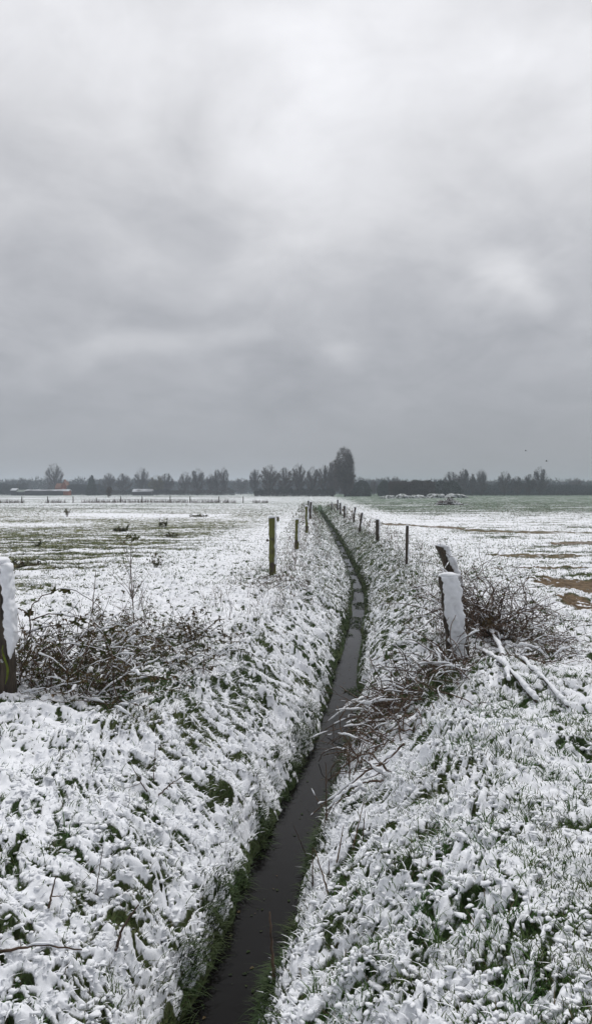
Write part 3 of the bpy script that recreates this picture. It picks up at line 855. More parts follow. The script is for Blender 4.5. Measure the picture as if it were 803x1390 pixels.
def leafy_weed(px, base, Y, h, spread, n, label, seed, greens=.7, lean=.6, size=.05, name='leafy_weed', group='green weeds in the snowy field'):
    R = random.Random(seed); X = wx(px, Y)
    o = empty(name, (X, Y, gz(X, Y)), label, 'weed', group)
    st = MB(); lf = MB()
    for k in range(n):
        a = R.uniform(0, 6.28); d = np.array([math.cos(a)*lean, math.sin(a)*lean, 1]); P = cane((R.gauss(0, spread*.25), R.gauss(0, spread*.25), 0), d, h*R.uniform(.5, 1.1), 8, .12, .06)
        tube(st, P, np.linspace(.004, .002, len(P)), 4)
        for q in range(6):
            i = R.randint(2, len(P)-1); leaf(lf, P[i], unit(P[i]-P[i-1])+rv(.7), (0, 0, 1), size*R.uniform(.6, 1.3), 0 if R.random() < greens else 1, .3, .4)
    st.build('stem', 'twig', o); lf.build('leaves', ['leaf_green', 'leaf_brown'], o)
leafy_weed(36, 768, 15.4, .26, .55, 34, 'broad dark green weed clump on bare soil in the left field', 1, .8, 1.2, .10)
leafy_weed(52, 745, 21, .22, .2, 8, 'tiny green tuft beyond the broad weed clump', 2, .9, .4, .08)
leafy_weed(163, 722, 29, .24, .55, 22, 'low green weed patch behind the sapling top', 3, .85, 1.1, .13)
leafy_weed(211, 772, 15.1, .30, .16, 14, 'upright olive leaved weed right of the sapling', 4, .7, .35, .07)
leafy_weed(222, 714, 33.5, .34, .3, 14, 'small upright green weed in the middle of the left field', 5, .85, .6, .13)
leafy_weed(233, 729, 25.5, .18, .3, 12, 'flat faint green weed in the left field nearest the mossy posts', 6, .85, 1.1, .09)
leafy_weed(268, 701, 46, .22, .9, 24, 'wide low green weed patch near the bright snow patch', 7, .85, 1.3, .18)
leafy_weed(91, 702, 46, .5, .2, 9, 'small dark weed stub standing in the bright snow patch', 8, .4, .3, .16)
leafy_weed(262, 866, 7.7, .38, .30, 20, 'dead leafy weed clump with brown and olive leaves', 9, .35, .6, .045)
leafy_weed(318, 870, 7.9, .22, .22, 9, 'small sparse weed right of the dead leafy clump', 10, .6, .7, .035)
leafy_weed(130, 905, 6.35, .22, .3, 22, 'olive leaf clump amid the brambles beside the left edge post', 11, .6, 1.0, .05)
leafy_weed(360, 850, 8.6, .10, .3, 12, 'low wiry heather-like tuft on the left verge', 12, .5, 1.0, .02)

def stick(pts, Y, r, label, snow=.4, name='twig', cat='twig', mat='twig', side=0, group=None, rs=.010, rt=.4):
    P = path_px(pts, Y, 22, .005, pts[0][0])
    o = empty(name, tuple(P[0]), label, cat, group)
    Q = place_path(P, o); mb = MB(); tube(mb, Q, np.linspace(r, r*rt, len(Q)), 7)
    for k in range(side):
        i = random.randint(6, 18); S = cane(Q[i], unit(Q[i+1]-Q[i]+rv(.5)), random.uniform(.05, .16), 7, .12, 0); tube(mb, S, np.linspace(r*.5, r*.25, len(S)), 5)
    mb.build('stem', mat, o)
    if snow > 0:
        sn = MB(); snow_on(sn, Q, r, rs, snow, pts[0][1])
        if sn.n: sn.build('snow', 'snow', o)
    return o
def gy(px, py):   # distance at which the ray through a picked point meets the ground
    Y = np.arange(1.5, 30, .01); x = (px-CXP)/F*Y; ray = EYE-(py-HY)/F*Y
    hit = np.where(ray <= terrain(x, Y)[0])[0]
    return float(Y[hit[0]]) if len(hit) else 30.0
# foreground sticks: (points..., height above the ground built in by a slightly nearer distance)
def gstick(p0, p1, r, label, mid=None, near=.06, **kw):
    Y0 = gy(*p0); Y1 = Y0-near
    pts = [(p0[0], p0[1], Y0)]+([(mid[0], mid[1], (Y0+Y1)/2)] if mid else [])+[(p1[0], p1[1], Y1)]
    return stick(pts, Y0, r, label, **kw)
gstick((157, 1292), (188, 1228), .0075, 'dark broken stick poking up at the bottom edge', (165, 1262), side=0, snow=.2)
gstick((66, 1235), (76, 1190), .006, 'dark curved stem above the bottom left corner', (70, 1215), side=1, snow=.2)
gstick((372, 1340), (366, 1238), .009, 'short thick dark stake at the water edge by the bottom', snow=0)
gstick((215, 1080), (250, 1053), .005, 'forked twig on the left bank slope', (232, 1064), side=2, snow=.5)
gstick((200, 1075), (178, 1038), .004, 'thin bent twig left of the forked twig', (190, 1060), side=1, snow=.4)
gstick((208, 1062), (212, 1005), .003, 'upright weed stem behind the forked twig', side=3, snow=.2)
gstick((130, 1215), (140, 1150), .003, 'thin grass stalk on the snow left of the ditch', side=1, snow=.0)
gstick((424, 1205), (424, 1150), .005, 'left upright broken reed on the right bank foot', snow=0, mat='twig')
gstick((446, 1215), (427, 1153), .005, 'leaning broken reed crossing beside the left upright reed', snow=0, mat='reed')
gstick((446, 1195), (446, 1168), .0045, 'short stubby reed right of the leaning reed', snow=0)
gstick((457, 1172), (466, 1120), .005, 'brown reed stem below the snow-laden twigs', snow=0, mat='reed')
gstick((478, 1155), (494, 1085), .0045, 'long leaning brown reed below the snow-laden twigs', snow=0, mat='reed')
gstick((492, 1142), (495, 1100), .004, 'short dark reed right of the long leaning reed', snow=0)
gstick((418, 1168), (398, 1120), .0035, 'thin stem leaning over the water', snow=0)
gstick((0, 1292), (112, 1290), .006, 'curved dead stem lying along the bottom left edge', (55, 1282), near=.02, snow=.4)
for k, (a, b) in enumerate((((443, 1120), (442, 1035)), ((474, 1060), (474, 1000)), ((477, 1060), (492, 1010)))):
    Y0 = gy(*a); stick([(a[0], a[1], Y0), (b[0], b[1], Y0-.03)], Y0, .006, ('tall thin reed standing in the water', 'dark reed at the water edge under the dead stems', 'slanting dark reed beside the water')[k], 0, 'reed', 'reed')
TW = [([(570, 1060), (530, 1050), (500, 1020)], .012), ([(560, 1085), (545, 1065), (510, 1045), (492, 1030)], .010),
      ([(548, 1010), (520, 1035), (490, 1052), (455, 1080), (420, 1108)], .008), ([(530, 1060), (500, 1060), (470, 1072), (440, 1105)], .008),
      ([(560, 1100), (535, 1085), (520, 1050)], .008), ([(510, 1090), (490, 1070), (455, 1090)], .007), ([(600, 1060), (565, 1085), (540, 1075)], .007)]
def laden():
    o = empty('snowy_branch', at(540, 1080, 4.45), 'snow-laden broken twigs reaching left over the ditch', 'branch')
    st = MB(); sn = MB()
    for k, (pts, r) in enumerate(TW):
        P = place_path(path_px(pts, 4.45+.05*(k % 3), 26, .014, k), o)
        tube(st, P, np.linspace(r*1.0, r*.45, len(P)), 6); snow_on(sn, P, r*.8, .014, .7, k)
        for q in range(3):
            i = random.randint(6, 22); S = cane(P[i], unit(P[i+1]-P[i]+rv(.5)), random.uniform(.06, .18), 7, .14, .03); tube(st, S, np.linspace(r*.45, .0015, len(S)), 5)
            if random.random() < .6: snow_on(sn, S, .003, .010, .6, k+q)
    st.build('stem', 'twig', o); sn.build('snow', 'snow', o)
laden()
def log(pts, Y, r, rs, label, name='fallen_branch', lift=.015):
    P = np.array([(wx(p[0], gy(p[0], p[1])-.05), gy(p[0], p[1])-.05, 0) for p in pts]); t_ = np.linspace(0, len(P)-1, 30)
    P = np.stack([np.interp(t_, np.arange(len(P)), P[:, k]) for k in range(3)], -1)
    g_ = terrain(P[:, 0], P[:, 1])[0]; g_ = np.convolve(np.pad(g_, 4, mode='edge'), np.ones(9)/9, mode='valid')
    P[:, 2] = g_+r*.4+.012+lift*np.sin(t_/t_[-1]*3.14)+np.array([.02*mnoise.noise(Vector((i*.4, 2, pts[0][0]))) for i in range(30)])
    o = empty(name, tuple(P[0]), label, 'branch', 'fallen branches by the broad snowy post')
    Q = place_path(P, o); mb = MB(); tube(mb, Q, r*(1+.15*np.sin(np.arange(30))), 10); mb.build('wood', 'wood_dark', o)
    sn = MB(); snow_on(sn, Q, r*.7, rs, 1.0, 3)
    snow_on(sn, Q+np.array([.01, -r*.6, -.2*r]), r*.4, rs*.8, .7, 5); sn.build('snow', 'snow', o)
log([(640, 848, 7.0), (662, 862, 6.9), (676, 885, 6.7), (690, 925, 6.55)], 7, .009, .016, 'thin snow-covered branch bending down beside the broad snowy post', lift=.09)
log([(655, 885, 6.75), (680, 902, 6.5), (705, 922, 6.2), (728, 950, 5.95)], 6.5, .017, .017, 'thickest snow-covered branch running down from the broad snowy post')
log([(700, 893, 6.9), (722, 910, 6.5), (748, 935, 6.1), (770, 958, 5.9)], 6.5, .011, .014, 'shorter thin snow-covered branch lying right of the thickest one')
log([(505, 905, 6.6), (560, 893, 6.6), (610, 905, 6.5), (650, 896, 6.5)], 6.5, .008, .011, 'thin snowy branch crossing the foot of the broad post')

# far weed stems along both edges of the ditch: small countless stems
mb = MB()
WY = [9*(90/9)**random.random() for _ in range(1100)]
WX = [float(centre(np.array(Y)))+random.choice((-1, 1))*random.gauss(1.35, .45) for Y in WY]
WZ = terrain(np.array(WX), np.array(WY))[0]
for X, Y, z in zip(WX, WY, WZ):
    h = random.uniform(.10, .34)
    for q in range(random.randint(1, 4)):
        P = cane((X+random.gauss(0, .03), Y, z), (random.gauss(0, .3), random.gauss(0, .3), 1), h*random.uniform(.6, 1), 5, .12, 0)
        tube(mb, P, np.linspace(.0028, .0014, len(P))*max(1, Y/14), 3, random.choice((0, 0, 1)), cap=False)
WX = [random.uniform(-45, -4) for _ in range(1500)]; WY = [104+random.gauss(0, 1.2) for _ in range(1500)]
WZ = terrain(np.array(WX), np.array(WY))[0]
for X, Y, z in zip(WX, WY, WZ):
    h = random.uniform(.2, .6)
    if mnoise.noise(Vector((X*.2, 1, 1))) < -.1: continue
    P = cane((X, Y, z), (random.gauss(0, .2), 0, 1), h, 3, .1, 0); tube(mb, P, np.linspace(.02, .01, len(P)), 3, 0, cap=False)
tag(mb.build('weeds', ['twig_grey', 'reed']), 'dry brown weed stems along the ditch edges and field fence', 'weeds', kind='stuff')

print("FIELD FENCE, FAR THINGS", round(time.time()-_T0, 1))
# ================================================================== FIELD FENCE, FAR THINGS
Yf = 104
o = empty('wire_fence', (wx(30, Yf), Yf, 0), 'low post and wire fence crossing the left field', 'fence')
fp = [-3, 30, 65, 99.5, 131, 164, 193, 231, 258, 297, 330]
for px in fp:
    X = wx(px, Yf); z = gz(X, Yf)
    mb = MB(); t = np.linspace(0, 1, 5); slab(mb, np.stack([X+0*t, Yf+0*t, z-.1+(1.05 if px != 131 else .8)*t], -1)-np.array(o.location), .13, .13, 0, 8, 3)
    mb.build('post', 'wood_dark', o)
for hgt in (.45, .82):
    mb = MB(); P = [(wx(px, Yf), Yf-.07, gz(wx(px, Yf), Yf)+hgt) for px in fp]; tube(mb, np.array(P)-np.array(o.location), .012, 4); mb.build('wire', 'wood_dark', o)

def brush_pile():
    Y = 92; X = wx(608, Y); z = gz(X, Y)
    o = empty('brush_pile', (X, Y, z), 'heap of snow-dusted branches in the right field', 'brush pile')
    st = MB(); sn = MB()
    for k in range(380):
        u = random.gauss(0, .42)*1.9; prof = max(0, 1-(abs(u)/1.95))*(.75+.25*math.sin(u*5)); d = rv(); d[2] *= .5
        p = np.array([u, random.gauss(0, .5), random.uniform(0, .95)*prof]); L = random.uniform(.3, 1.0)
        d = unit(d); Q = np.array([p-d*L/2, p, p+d*L/2]); Q[:, 2] = np.clip(Q[:, 2], .0, 1.0)
        r = random.uniform(.015, .04); tube(st, Q, [r, r, r*.6], 4)
        if random.random() < .22: tube(sn, Q+np.array([0, 0, r*1.3]), r*1.2, 4)
    for k in range(40):
        u = random.uniform(-1.5, 1.5); prof = max(0, 1-abs(u)/1.9); blobs(sn, [(u, random.gauss(-.1, .3), prof*.8*random.uniform(.6, 1))], .12, .1, .06)
    st.build('branches', 'twig_grey', o); sn.build('snow', 'snow', o)
brush_pile()

# snowy earth heaps at the far edge of the right field
labs = ['left end snow-covered low earth heap before the brown hedge', 'widest snow-covered low earth heap before the brown hedge', 'middle snow-covered low earth heap before the evergreens',
        'low snow-covered earth heap left of the end heap', 'right end snow-covered earth heap, tallest of the line']
for k, (pa, pb, top) in enumerate(((517, 537, 670.5), (536, 556, 669), (555, 577, 670), (576, 606, 668.5), (603, 633, 668))):
    Y = 190+k*2.5; X = wx((pa+pb)/2, Y); W = (pb-pa)/F*Y*.56; H = (wz(top, Y)-gz(X, Y))*.8
    v, f = ICO[4]
    dv = np.array([1+.35*mnoise.noise(Vector(p)*1.6+Vector((k*4, 0, 0)))+.16*mnoise.noise(Vector(p)*5+Vector((k*4, 0, 0)))+.07*mnoise.noise(Vector(p)*11) for p in v])
    mb = MB(); vv = v*dv[:, None]*np.array([W, 2.2, H]); mb.add(vv, f)
    m, nt, b = newmat('snowy_heap')
    g_ = nt.nodes.new('ShaderNodeNewGeometry')
    lk(nt, mixc(nt, maprange(nt, noise_(nt, 1.6, 5, .7, g_.outputs['Position']), .44, .56), (.07, .085, .06), (.6, .62, .64)), b.inputs['Base Color']); b.inputs['Roughness'].default_value = .9
    ob = mb.build('earth_heap', m); ob.location = (X, Y, gz(X, Y)-.15); tag(ob, labs[k], 'heap', 'snowy heaps at the far edge of the field')

# ------------------------------------------------------------------ trees
def branch_tree(seed, H, W, base=.18, up=.5, nl=9, dens=1.0, twigw=.05, kind='round'):
    """returns trunk MB, crown MB: limbs in a crown of given size, then many fine twigs"""
    R = random.Random(seed); tr = MB(); cr = MB()
    ht = H*.62; t = np.linspace(0, 1, 10)
    tp = np.stack([np.cumsum([R.gauss(0, H*.006) for _ in t]), np.cumsum([R.gauss(0, H*.006) for _ in t]), ht*t-.3], -1)
    r0 = H*.022
    tube(tr, tp, r0*(1-.75*t), 7)
    tips = []
    n1 = int(nl*2.2)
    def inside(p):
        zc = (p[2]-H*base)/(H*(1-base)); 
        if zc < 0 or zc > 1: return False
        if kind == 'column': prof = min(1, zc*2.2+.55)*math.sqrt(max(0, 1-(max(0, zc-.45)/.55)**2))
        elif kind == 'cone': prof = 1-zc
        else: prof = math.sin(min(1., max(0., zc*.86+.12))*math.pi)**.6
        ang = math.atan2(p[1], p[0]); prof *= 1+.18*math.sin(ang*3+seed)+.12*math.sin(ang*5+zc*7+seed)
        return math.hypot(p[0], p[1]) < W*.5*prof
    for k in range(n1):
        f = base+(1-base)*.55*(k/n1) if kind != 'column' else R.uniform(.03, .45)
        i = min(len(tp)-1, int(f*H/ht*(len(tp)-1))); p = tp[i].copy()
        a = k*2.4+R.uniform(-.4, .4); d = unit(np.array([math.cos(a), math.sin(a), up+R.uniform(-.2, .5)+(k/n1)*.8]))
        P = [p]; st = H*.055
        for q in range(16):
            d = unit(d+np.array([R.gauss(0, .13), R.gauss(0, .13), -.01+R.gauss(0, .1)])); nx = P[-1]+d*st
            if q > 2 and not inside(nx): break
            P.append(nx)
        if len(P) < 4: continue
        P = np.array(P); tube(tr, P, np.linspace(r0*.42, r0*.06, len(P)), 5)
        for q in range(2, len(P)):
            for _ in range(2): tips.append((P[q], unit(P[q]-P[q-1]), q/len(P)))
    # secondary limbs, then a haze of twigs, all as slim flat shoots
    S0 = []; S1 = []; Wd = []
    for (p, d, q) in tips:
        for _ in range(int(3*dens)+1):
            d2 = unit(d+np.array([R.gauss(0, .55), R.gauss(0, .55), R.gauss(.15, .4)])); L = H*R.uniform(.06, .14); e_ = p+d2*L
            if not inside(e_): L *= .45; e_ = p+d2*L
            S0.append(p); S1.append(e_); Wd.append(twigw*1.5)
            for _ in range(int(5*dens)):
                m_ = p+(e_-p)*R.uniform(.3, 1); d3 = unit(d2+np.array([R.gauss(0, .5), R.gauss(0, .5), R.gauss(.25, .4)])); L3 = H*R.uniform(.025, .07)
                S0.append(m_); S1.append(m_+d3*L3); Wd.append(twigw)
    # fine spray twigs filling the crown between the limbs
    nf = int(2600*dens*(1.3 if kind == 'column' else 1)); got = 0
    for _ in range(nf*6):
        if got >= nf: break
        p = np.array([R.uniform(-.5, .5)*W, R.uniform(-.5, .5)*W, H*(base+(1-base)*R.random())])
        if not inside(p) or mnoise.noise(Vector(p)*(3.2/W*1.6)+Vector((seed, 0, 0))) < -.22: continue
        d = unit(np.array([p[0]*1.2, p[1]*1.2, H*.16])+rv(H*.07)); L3 = H*R.uniform(.03, .085)
        S0.append(p); S1.append(p+d*L3); Wd.append(twigw*1.1); got += 1
    S0 = np.array(S0); S1 = np.array(S1); Wd = np.array(Wd)
    D = S1-S0; D /= np.linalg.norm(D, axis=1)[:, None]+1e-9; rnd = RNG.normal(0, 1, D.shape); U = np.cross(D, rnd); U /= np.linalg.norm(U, axis=1)[:, None]+1e-9
    V = np.stack([S0-U*Wd[:, None]*.5, S0+U*Wd[:, None]*.5, S1], 1).reshape(-1, 3)
    cr.add(V, np.arange(len(V)).reshape(-1, 3))
    return tr, cr
def evergreen(seed, H, W, n=5200, cone=True, size=.35, snow=.0):
    R = random.Random(seed); rg = np.random.default_rng(seed); tr = MB(); cr = MB(); sn = MB()
    tube(tr, [(0, 0, -.3), (0, 0, H*.4), (0, 0, H*.85)], [H*.025, H*.018, H*.006], 6)
    z = rg.uniform(0.02, 1, n)**1.15; ang = rg.uniform(0, 6.28, n)
    prof = (1-z)**.75*(1+.18*np.sin(z*26+np.sin(ang*2)*2)) if cone else np.sin(np.clip(z*.8+.2, 0, 1)*math.pi)**.5
    prof = prof*(1+.20*np.sin(ang*3+seed+z*5)+.12*np.sin(ang*7+z*13))
    r = W*.5*prof*np.sqrt(rg.uniform(.12, 1, n)); top = .06*np.sin(ang*4+seed)
    C = np.stack([r*np.cos(ang), r*np.sin(ang), H*(z*(1-.06)+top*z)], -1)
    d = np.stack([np.cos(ang), np.sin(ang), rg.uniform(-.5, .7, n)], -1)+rg.normal(0, .4, (n, 3)); d /= np.linalg.norm(d, axis=1)[:, None]
    U = np.cross(d, rg.normal(0, 1, (n, 3))); U /= np.linalg.norm(U, axis=1)[:, None]
    L = size*rg.uniform(.5, 1.2, n)[:, None]
    V = np.stack([C-U*L*.35, C+U*L*.35, C+d*L], 1).reshape(-1, 3); cr.add(V, np.arange(len(V)).reshape(-1, 3))
    if snow > 0:
        k = rg.uniform(0, 1, n) < snow; C2 = C[k]+np.array([0, 0, .05]); m = len(C2); s2 = size*rg.uniform(.2, .6, m)
        ax = rg.normal(0, 1, (m, 3)); ax[:, 2] *= .25; bx = rg.normal(0, 1, (m, 3)); bx[:, 2] *= .25
        V = np.stack([C2, C2+ax*s2[:, None], C2+bx*s2[:, None]], 1).reshape(-1, 3); sn.add(V, np.arange(len(V)).reshape(-1, 3))
    return tr, cr, sn
PROTO = {}
def proto(key, fn):
    if key not in PROTO: PROTO[key] = fn()
    return PROTO[key]
def tree(px, w, top, Y, var, kind, label, mat='far_twig', group='bare trees at the far field edge', name='bare_tree', flip=0, dens=1.0, base=.12):
    X = wx(px, Y); z0 = gz(X, Y); H = (wz(top, Y)-z0)*(1.12 if kind != 'column' else 1.04); W = w/F*Y
    key = (var, kind, mat)
    if key not in PROTO:
        tr, cr = branch_tree(var*13+5, 10.0, 8.0 if kind != 'column' else 4.2, base, .45 if kind != 'column' else 1.6, 11, dens, .075, kind)
        r = empty(name, (X, Y, z0), label, 'tree', group)
        a = tr.build('trunk', 'bark', r); b = cr.build('crown', mat, r, smooth=False)
        PROTO[key] = (a.data, b.data)
    else:
        r = empty(name, (X, Y, z0), label, 'tree', group)
        for nm, me in zip(('trunk', 'crown'), PROTO[key]):
            c_ = bpy.data.objects.new(nm, me); COL.objects.link(c_); c_.parent = r
    W0 = 8.0 if kind != 'column' else 4.2
    s_ = H/10.0; r.scale = (W/W0*.95, W/W0*.95, s_); r.rotation_euler = (0, 0, flip)
    return r
T = tree
T(74, 25, 634, 372, 1, 'round', 'round twiggy tree rising behind the orange brick house', dens=.8, flip=1)
T(148, 17, 645, 350, 2, 'round', 'first bare tree right of the dark conifer')
T(167, 22, 646, 352, 3, 'round', 'wide bare tree behind the left end of the long shed', flip=2)
T(193, 20, 639, 355, 1, 'round', 'tallest bare tree directly above the long snow-roofed shed', flip=3)
T(213, 22, 648, 350, 2, 'round', 'yellow-olive willow right of the tallest tree above the shed', mat='far_olive', flip=.7)
T(226, 22, 646, 354, 3, 'round', 'domed bare tree just right of the olive willow', flip=.4)
T(251, 18, 644, 330, 1, 'round', 'bare tree left of the round-headed pair in the left field edge', flip=4.2)
T(268, 22, 640, 320, 4, 'round', 'broad fan-shaped bare tree in the middle of the left tree line', flip=1.4)
T(286, 13, 646, 322, 2, 'round', 'narrow low bare tree between the fan-shaped and paired trees', flip=2.6)
T(294, 13, 641, 318, 5, 'round', 'left one of two tall close bare trees near the line gap', flip=1.9)
T(304, 13, 638.5, 322, 4, 'round', 'right one of two tall close bare trees near the line gap', flip=3.3)
T(346, 16, 641, 300, 5, 'round', 'bare tree at the left end of the dark middle wood', flip=.2)
T(366, 26, 636, 270, 1, 'round', 'broad bare tree second from the left in the middle wood', mat='far_twig_dark', flip=5)
T(386, 22, 639, 268, 3, 'round', 'bare tree in the middle wood left of the post row end', mat='far_twig_dark', flip=1)
T(405, 22, 634, 272, 2, 'round', 'high bare tree at the centre of the middle wood', mat='far_twig_dark', flip=2)
T(424, 22, 638, 268, 4, 'round', 'bare tree in the middle wood above the ditch end', mat='far_twig_dark', flip=4)
T(440, 18, 636, 266, 5, 'round', 'bare tree close against the left side of the great poplar', mat='far_twig_dark', flip=.5)
T(451.5, 13, 628, 262, 6, 'column', 'smaller upright brown tree joined to the great poplar', mat='far_twig_poplar', flip=.5, dens=1.4, base=.04)
T(468, 27, 610, 255, 7, 'column', 'great dense upright poplar towering over the tree line', mat='far_twig_poplar', flip=1, dens=1.9, base=.04)
T(507, 12, 653, 330, 3, 'round', 'little grey tree between the two dark green clumps', flip=2)
T(536, 14, 649, 420, 2, 'round', 'small round treetop above the brown hedge', flip=1)
T(612, 24, 644, 330, 3, 'round', 'broad bare tree over the right end of the snowy evergreens', flip=3)
T(629, 18, 640.5, 326, 5, 'round', 'taller bare tree just right of the snowy evergreens', flip=1)
T(641, 8, 645, 330, 2, 'column', 'thin spindly tree between two round bare trees')
T(653, 18, 641, 322, 4, 'round', 'round bare tree right of the spindly tree', flip=2.2)
T(684, 20, 643.5, 318, 1, 'round', 'bare tree with a dark trunk, midway along the right tree line', flip=.9)
T(701, 16, 649, 318, 2, 'round', 'low bare tree left of the leaning right-hand pair', flip=.2)
T(717, 18, 647, 316, 3, 'round', 'lower left tree of the leaning right-hand pair', flip=5)
T(732, 20, 638, 315, 4, 'round', 'taller right tree of the leaning right-hand pair', flip=4)
T(781, 18, 651, 400, 1, 'round', 'small rounded tree in the wood near the right edge', flip=2)
T(148, 9, 662, 200, 5, 'round', 'tiny reddish bush standing before the left tree line', mat='far_twig_dark', flip=2, name='small_bush')
T(327, 24, 651, 420, 2, 'round', 'pale distant tree in the gap left of the middle wood', flip=5)

def conifer(px, w, top, Y, seed, cone, label, snow=0., n=5200):
    X = wx(px, Y); z0 = gz(X, Y); H = wz(top, Y)-z0; W = w/F*Y
    o = empty('evergreen_tree', (X, Y, z0), label, 'tree', 'evergreens at the far field edge')
    tr, cr, sn = evergreen(seed, H, W, n, cone, .5, snow)
    tr.build('trunk', 'bark', o); cr.build('crown', 'needles', o, smooth=False)
    if sn.n: sn.build('snow', 'snow', o, smooth=False)
conifer(125, 16, 645, 335, 1, True, 'dark pointed conifer standing alone right of the brick house')
conifer(491, 24, 652, 285, 2, False, 'dark green round clump right of the great poplar')
conifer(476, 14, 656, 282, 3, False, 'low dark evergreen at the foot of the great poplar')
conifer(521, 17, 652, 290, 4, False, 'second dark green clump, left of the brown hedge')
for k, (px, w, top, lab) in enumerate(((548, 22, 653, 'snow-dusted evergreen at the left end behind the brown hedge'), (563, 22, 651.5, 'snow-dusted evergreen second from the left behind the brown hedge'),
        (580, 24, 652, 'snow-dusted evergreen in the middle of its row'), (598, 24, 652.5, 'snow-dusted evergreen right of the row middle'), (614, 22, 653, 'snow-dusted evergreen at the right end of its row'))):
    conifer(px, w, top, 262+k*2, 10+k, False, lab, .10, 5200)

def twig_band(name, x0, x1, Y0, Y1, hfun, n, mat, label, kind, cat, size=1.0, wd=.1, trunks=0, group=None):
    rg = np.random.default_rng(int(abs(x0))+int(Y0))
    Y = rg.uniform(Y0, Y1, n); X = rg.uniform(x0, x1, n)
    h = hfun(X, Y); z = h*rg.uniform(0, 1, n)**.75
    S0 = np.stack([X, Y, z], -1); d = rg.normal(0, .6, (n, 3))+np.array([0, 0, .8]); d /= np.linalg.norm(d, axis=1)[:, None]
    S1 = S0+d*(size*rg.uniform(.4, 1.2, n))[:, None]; U = np.cross(d, rg.normal(0, 1, (n, 3))); U /= np.linalg.norm(U, axis=1)[:, None]
    V = np.stack([S0-U*wd, S0+U*wd, S1], 1).reshape(-1, 3)
    mb = MB(); mb.add(V, np.arange(len(V)).reshape(-1, 3))
    for k in range(trunks):
        x, y = rg.uniform(x0, x1), rg.uniform(Y0, Y1); hh = float(hfun(np.array([x]), np.array([y]))[0])*.7
        tube(mb, [(x, y, -.3), (x+rg.normal(0, .3), y, hh*.5), (x+rg.normal(0, .6), y, hh)], [.22, .16, .06], 5, 1)
    o = mb.build(name, [mat, 'bark'], smooth=False); tag(o, label, cat, group, kind); return o
def hills_h(base, var, seed, sc=.07):
    def f(X, Y): return base+var*(.7*perlin(X*sc, Y*.02, seed)+.6*perlin(X*sc*2.7, Y*.05, seed+1)*1.0)*1.4
    return f
M['wood_far'] = plain('distant_wood', (.040, .050, .054), (.065, .075, .08), .05, .95)  # blue of distance haze mixed into the colour of brown-grey twigs
M['hedge_brown'] = plain('brown_hedge_twigs', (.045, .032, .024), (.075, .052, .038), .3, .95)
M['hedge_dark'] = plain('dark_hedge_twigs', (.022, .024, .018), (.045, .042, .032), .3, .95)
twig_band('woodland', -560, 560, 470, 560, hills_h(8.6, 3.2, 301, .04), 150000, 'wood_far', 'blue-grey wood along the whole horizon', 'stuff', 'woodland', 2.2, .30, 300)
twig_band('woodland', wx(612, 345), wx(830, 345), 340, 372, hills_h(4.4, 2.0, 311, .09), 42000, 'wood_far', 'darker wood behind the right field bare trees', 'stuff', 'woodland', 1.3, .14, 90)
twig_band('hedge', wx(528, 250), wx(588, 250), 246, 254, hills_h(5.0, .35, 321, .3), 26000, 'hedge_brown', 'dense brown leafless hedge behind the earth heaps', 'thing', 'hedge', .8, .05, 0)
twig_band('hedge', wx(346, 262), wx(452, 262), 256, 263, hills_h(2.4, 1.1, 331, .3), 12000, 'hedge_dark', 'dark undergrowth hedge beneath the middle wood', 'thing', 'hedge', .8, .06, 0)
twig_band('hedge', wx(135, 344), wx(318, 344), 342, 350, hills_h(2.3, 1.0, 341, .2), 14000, 'hedge_dark', 'dark low hedge running behind the left field fence', 'thing', 'hedge', .9, .07, 0)
twig_band('hedge', wx(-30, 352), wx(34, 352), 350, 358, hills_h(5.2, 1.3, 351, .2), 14000, 'wood_far', 'dark bushes left of the long low shed', 'thing', 'hedge', .9, .08, 0)
twig_band('hedge', wx(92, 350), wx(142, 350), 348, 354, hills_h(4.8, .9, 361, .2), 12000, 'wood_far', 'dark bushes between the brick house and the conifer', 'thing', 'hedge', .9, .08, 0)

# ------------------------------------------------------------------ farm buildings
def boxv(x0, x1, y0, y1, z0, z1):
    V = [(x, y, z) for z in (z0, z1) for y in (y0, y1) for x in (x0, x1)]
    return V, [[0, 2, 3, 1], [4, 5, 7, 6], [0, 1, 5, 4], [2, 6, 7, 3], [0, 4, 6, 2], [1, 3, 7, 5]]
def gable(x0, x1, y0, y1, z0, ze, zr, axis='x'):
    if axis == 'x':
        ym = (y0+y1)/2
        V = [(x0, y0, z0), (x1, y0, z0), (x1, y1, z0), (x0, y1, z0), (x0, y0, ze), (x1, y0, ze), (x1, y1, ze), (x0, y1, ze), (x0, ym, zr), (x1, ym, zr)]
        return V, [[0, 1, 5, 4], [2, 3, 7, 6]], [[3, 0, 4, 8, 7], [1, 2, 6, 9, 5]], ([4, 5, 9, 8], [6, 7, 8, 9])
    xm = (x0+x1)/2
    V = [(x0, y0, z0), (x1, y0, z0), (x1, y1, z0), (x0, y1, z0), (x0, y0, ze), (x1, y0, ze), (x1, y1, ze), (x0, y1, ze), (xm, y0, zr), (xm, y1, zr)]
    return V, [[1, 2, 6, 5], [3, 0, 4, 7]], [[0, 1, 5, 8, 4], [2, 3, 7, 9, 6]], ([7, 4, 8, 9], [5, 6, 9, 8])
def poly_obj(name, V, faces, mat, parent, loc0):
    me = bpy.data.meshes.new(name); me.from_pydata([tuple(np.array(v)-loc0) for v in V], [], faces); me.materials.append(M[mat] if isinstance(mat, str) else mat)
    o = bpy.data.objects.new(name, me); COL.objects.link(o); o.parent = parent; return o
M['brick'] = plain('orange_brick', (.22, .055, .02), (.30, .08, .03), 1.5, .9)
M['roof_tile'] = plain('brown_roof_tile', (.14, .055, .03), (.20, .09, .05), 1.2, .9)
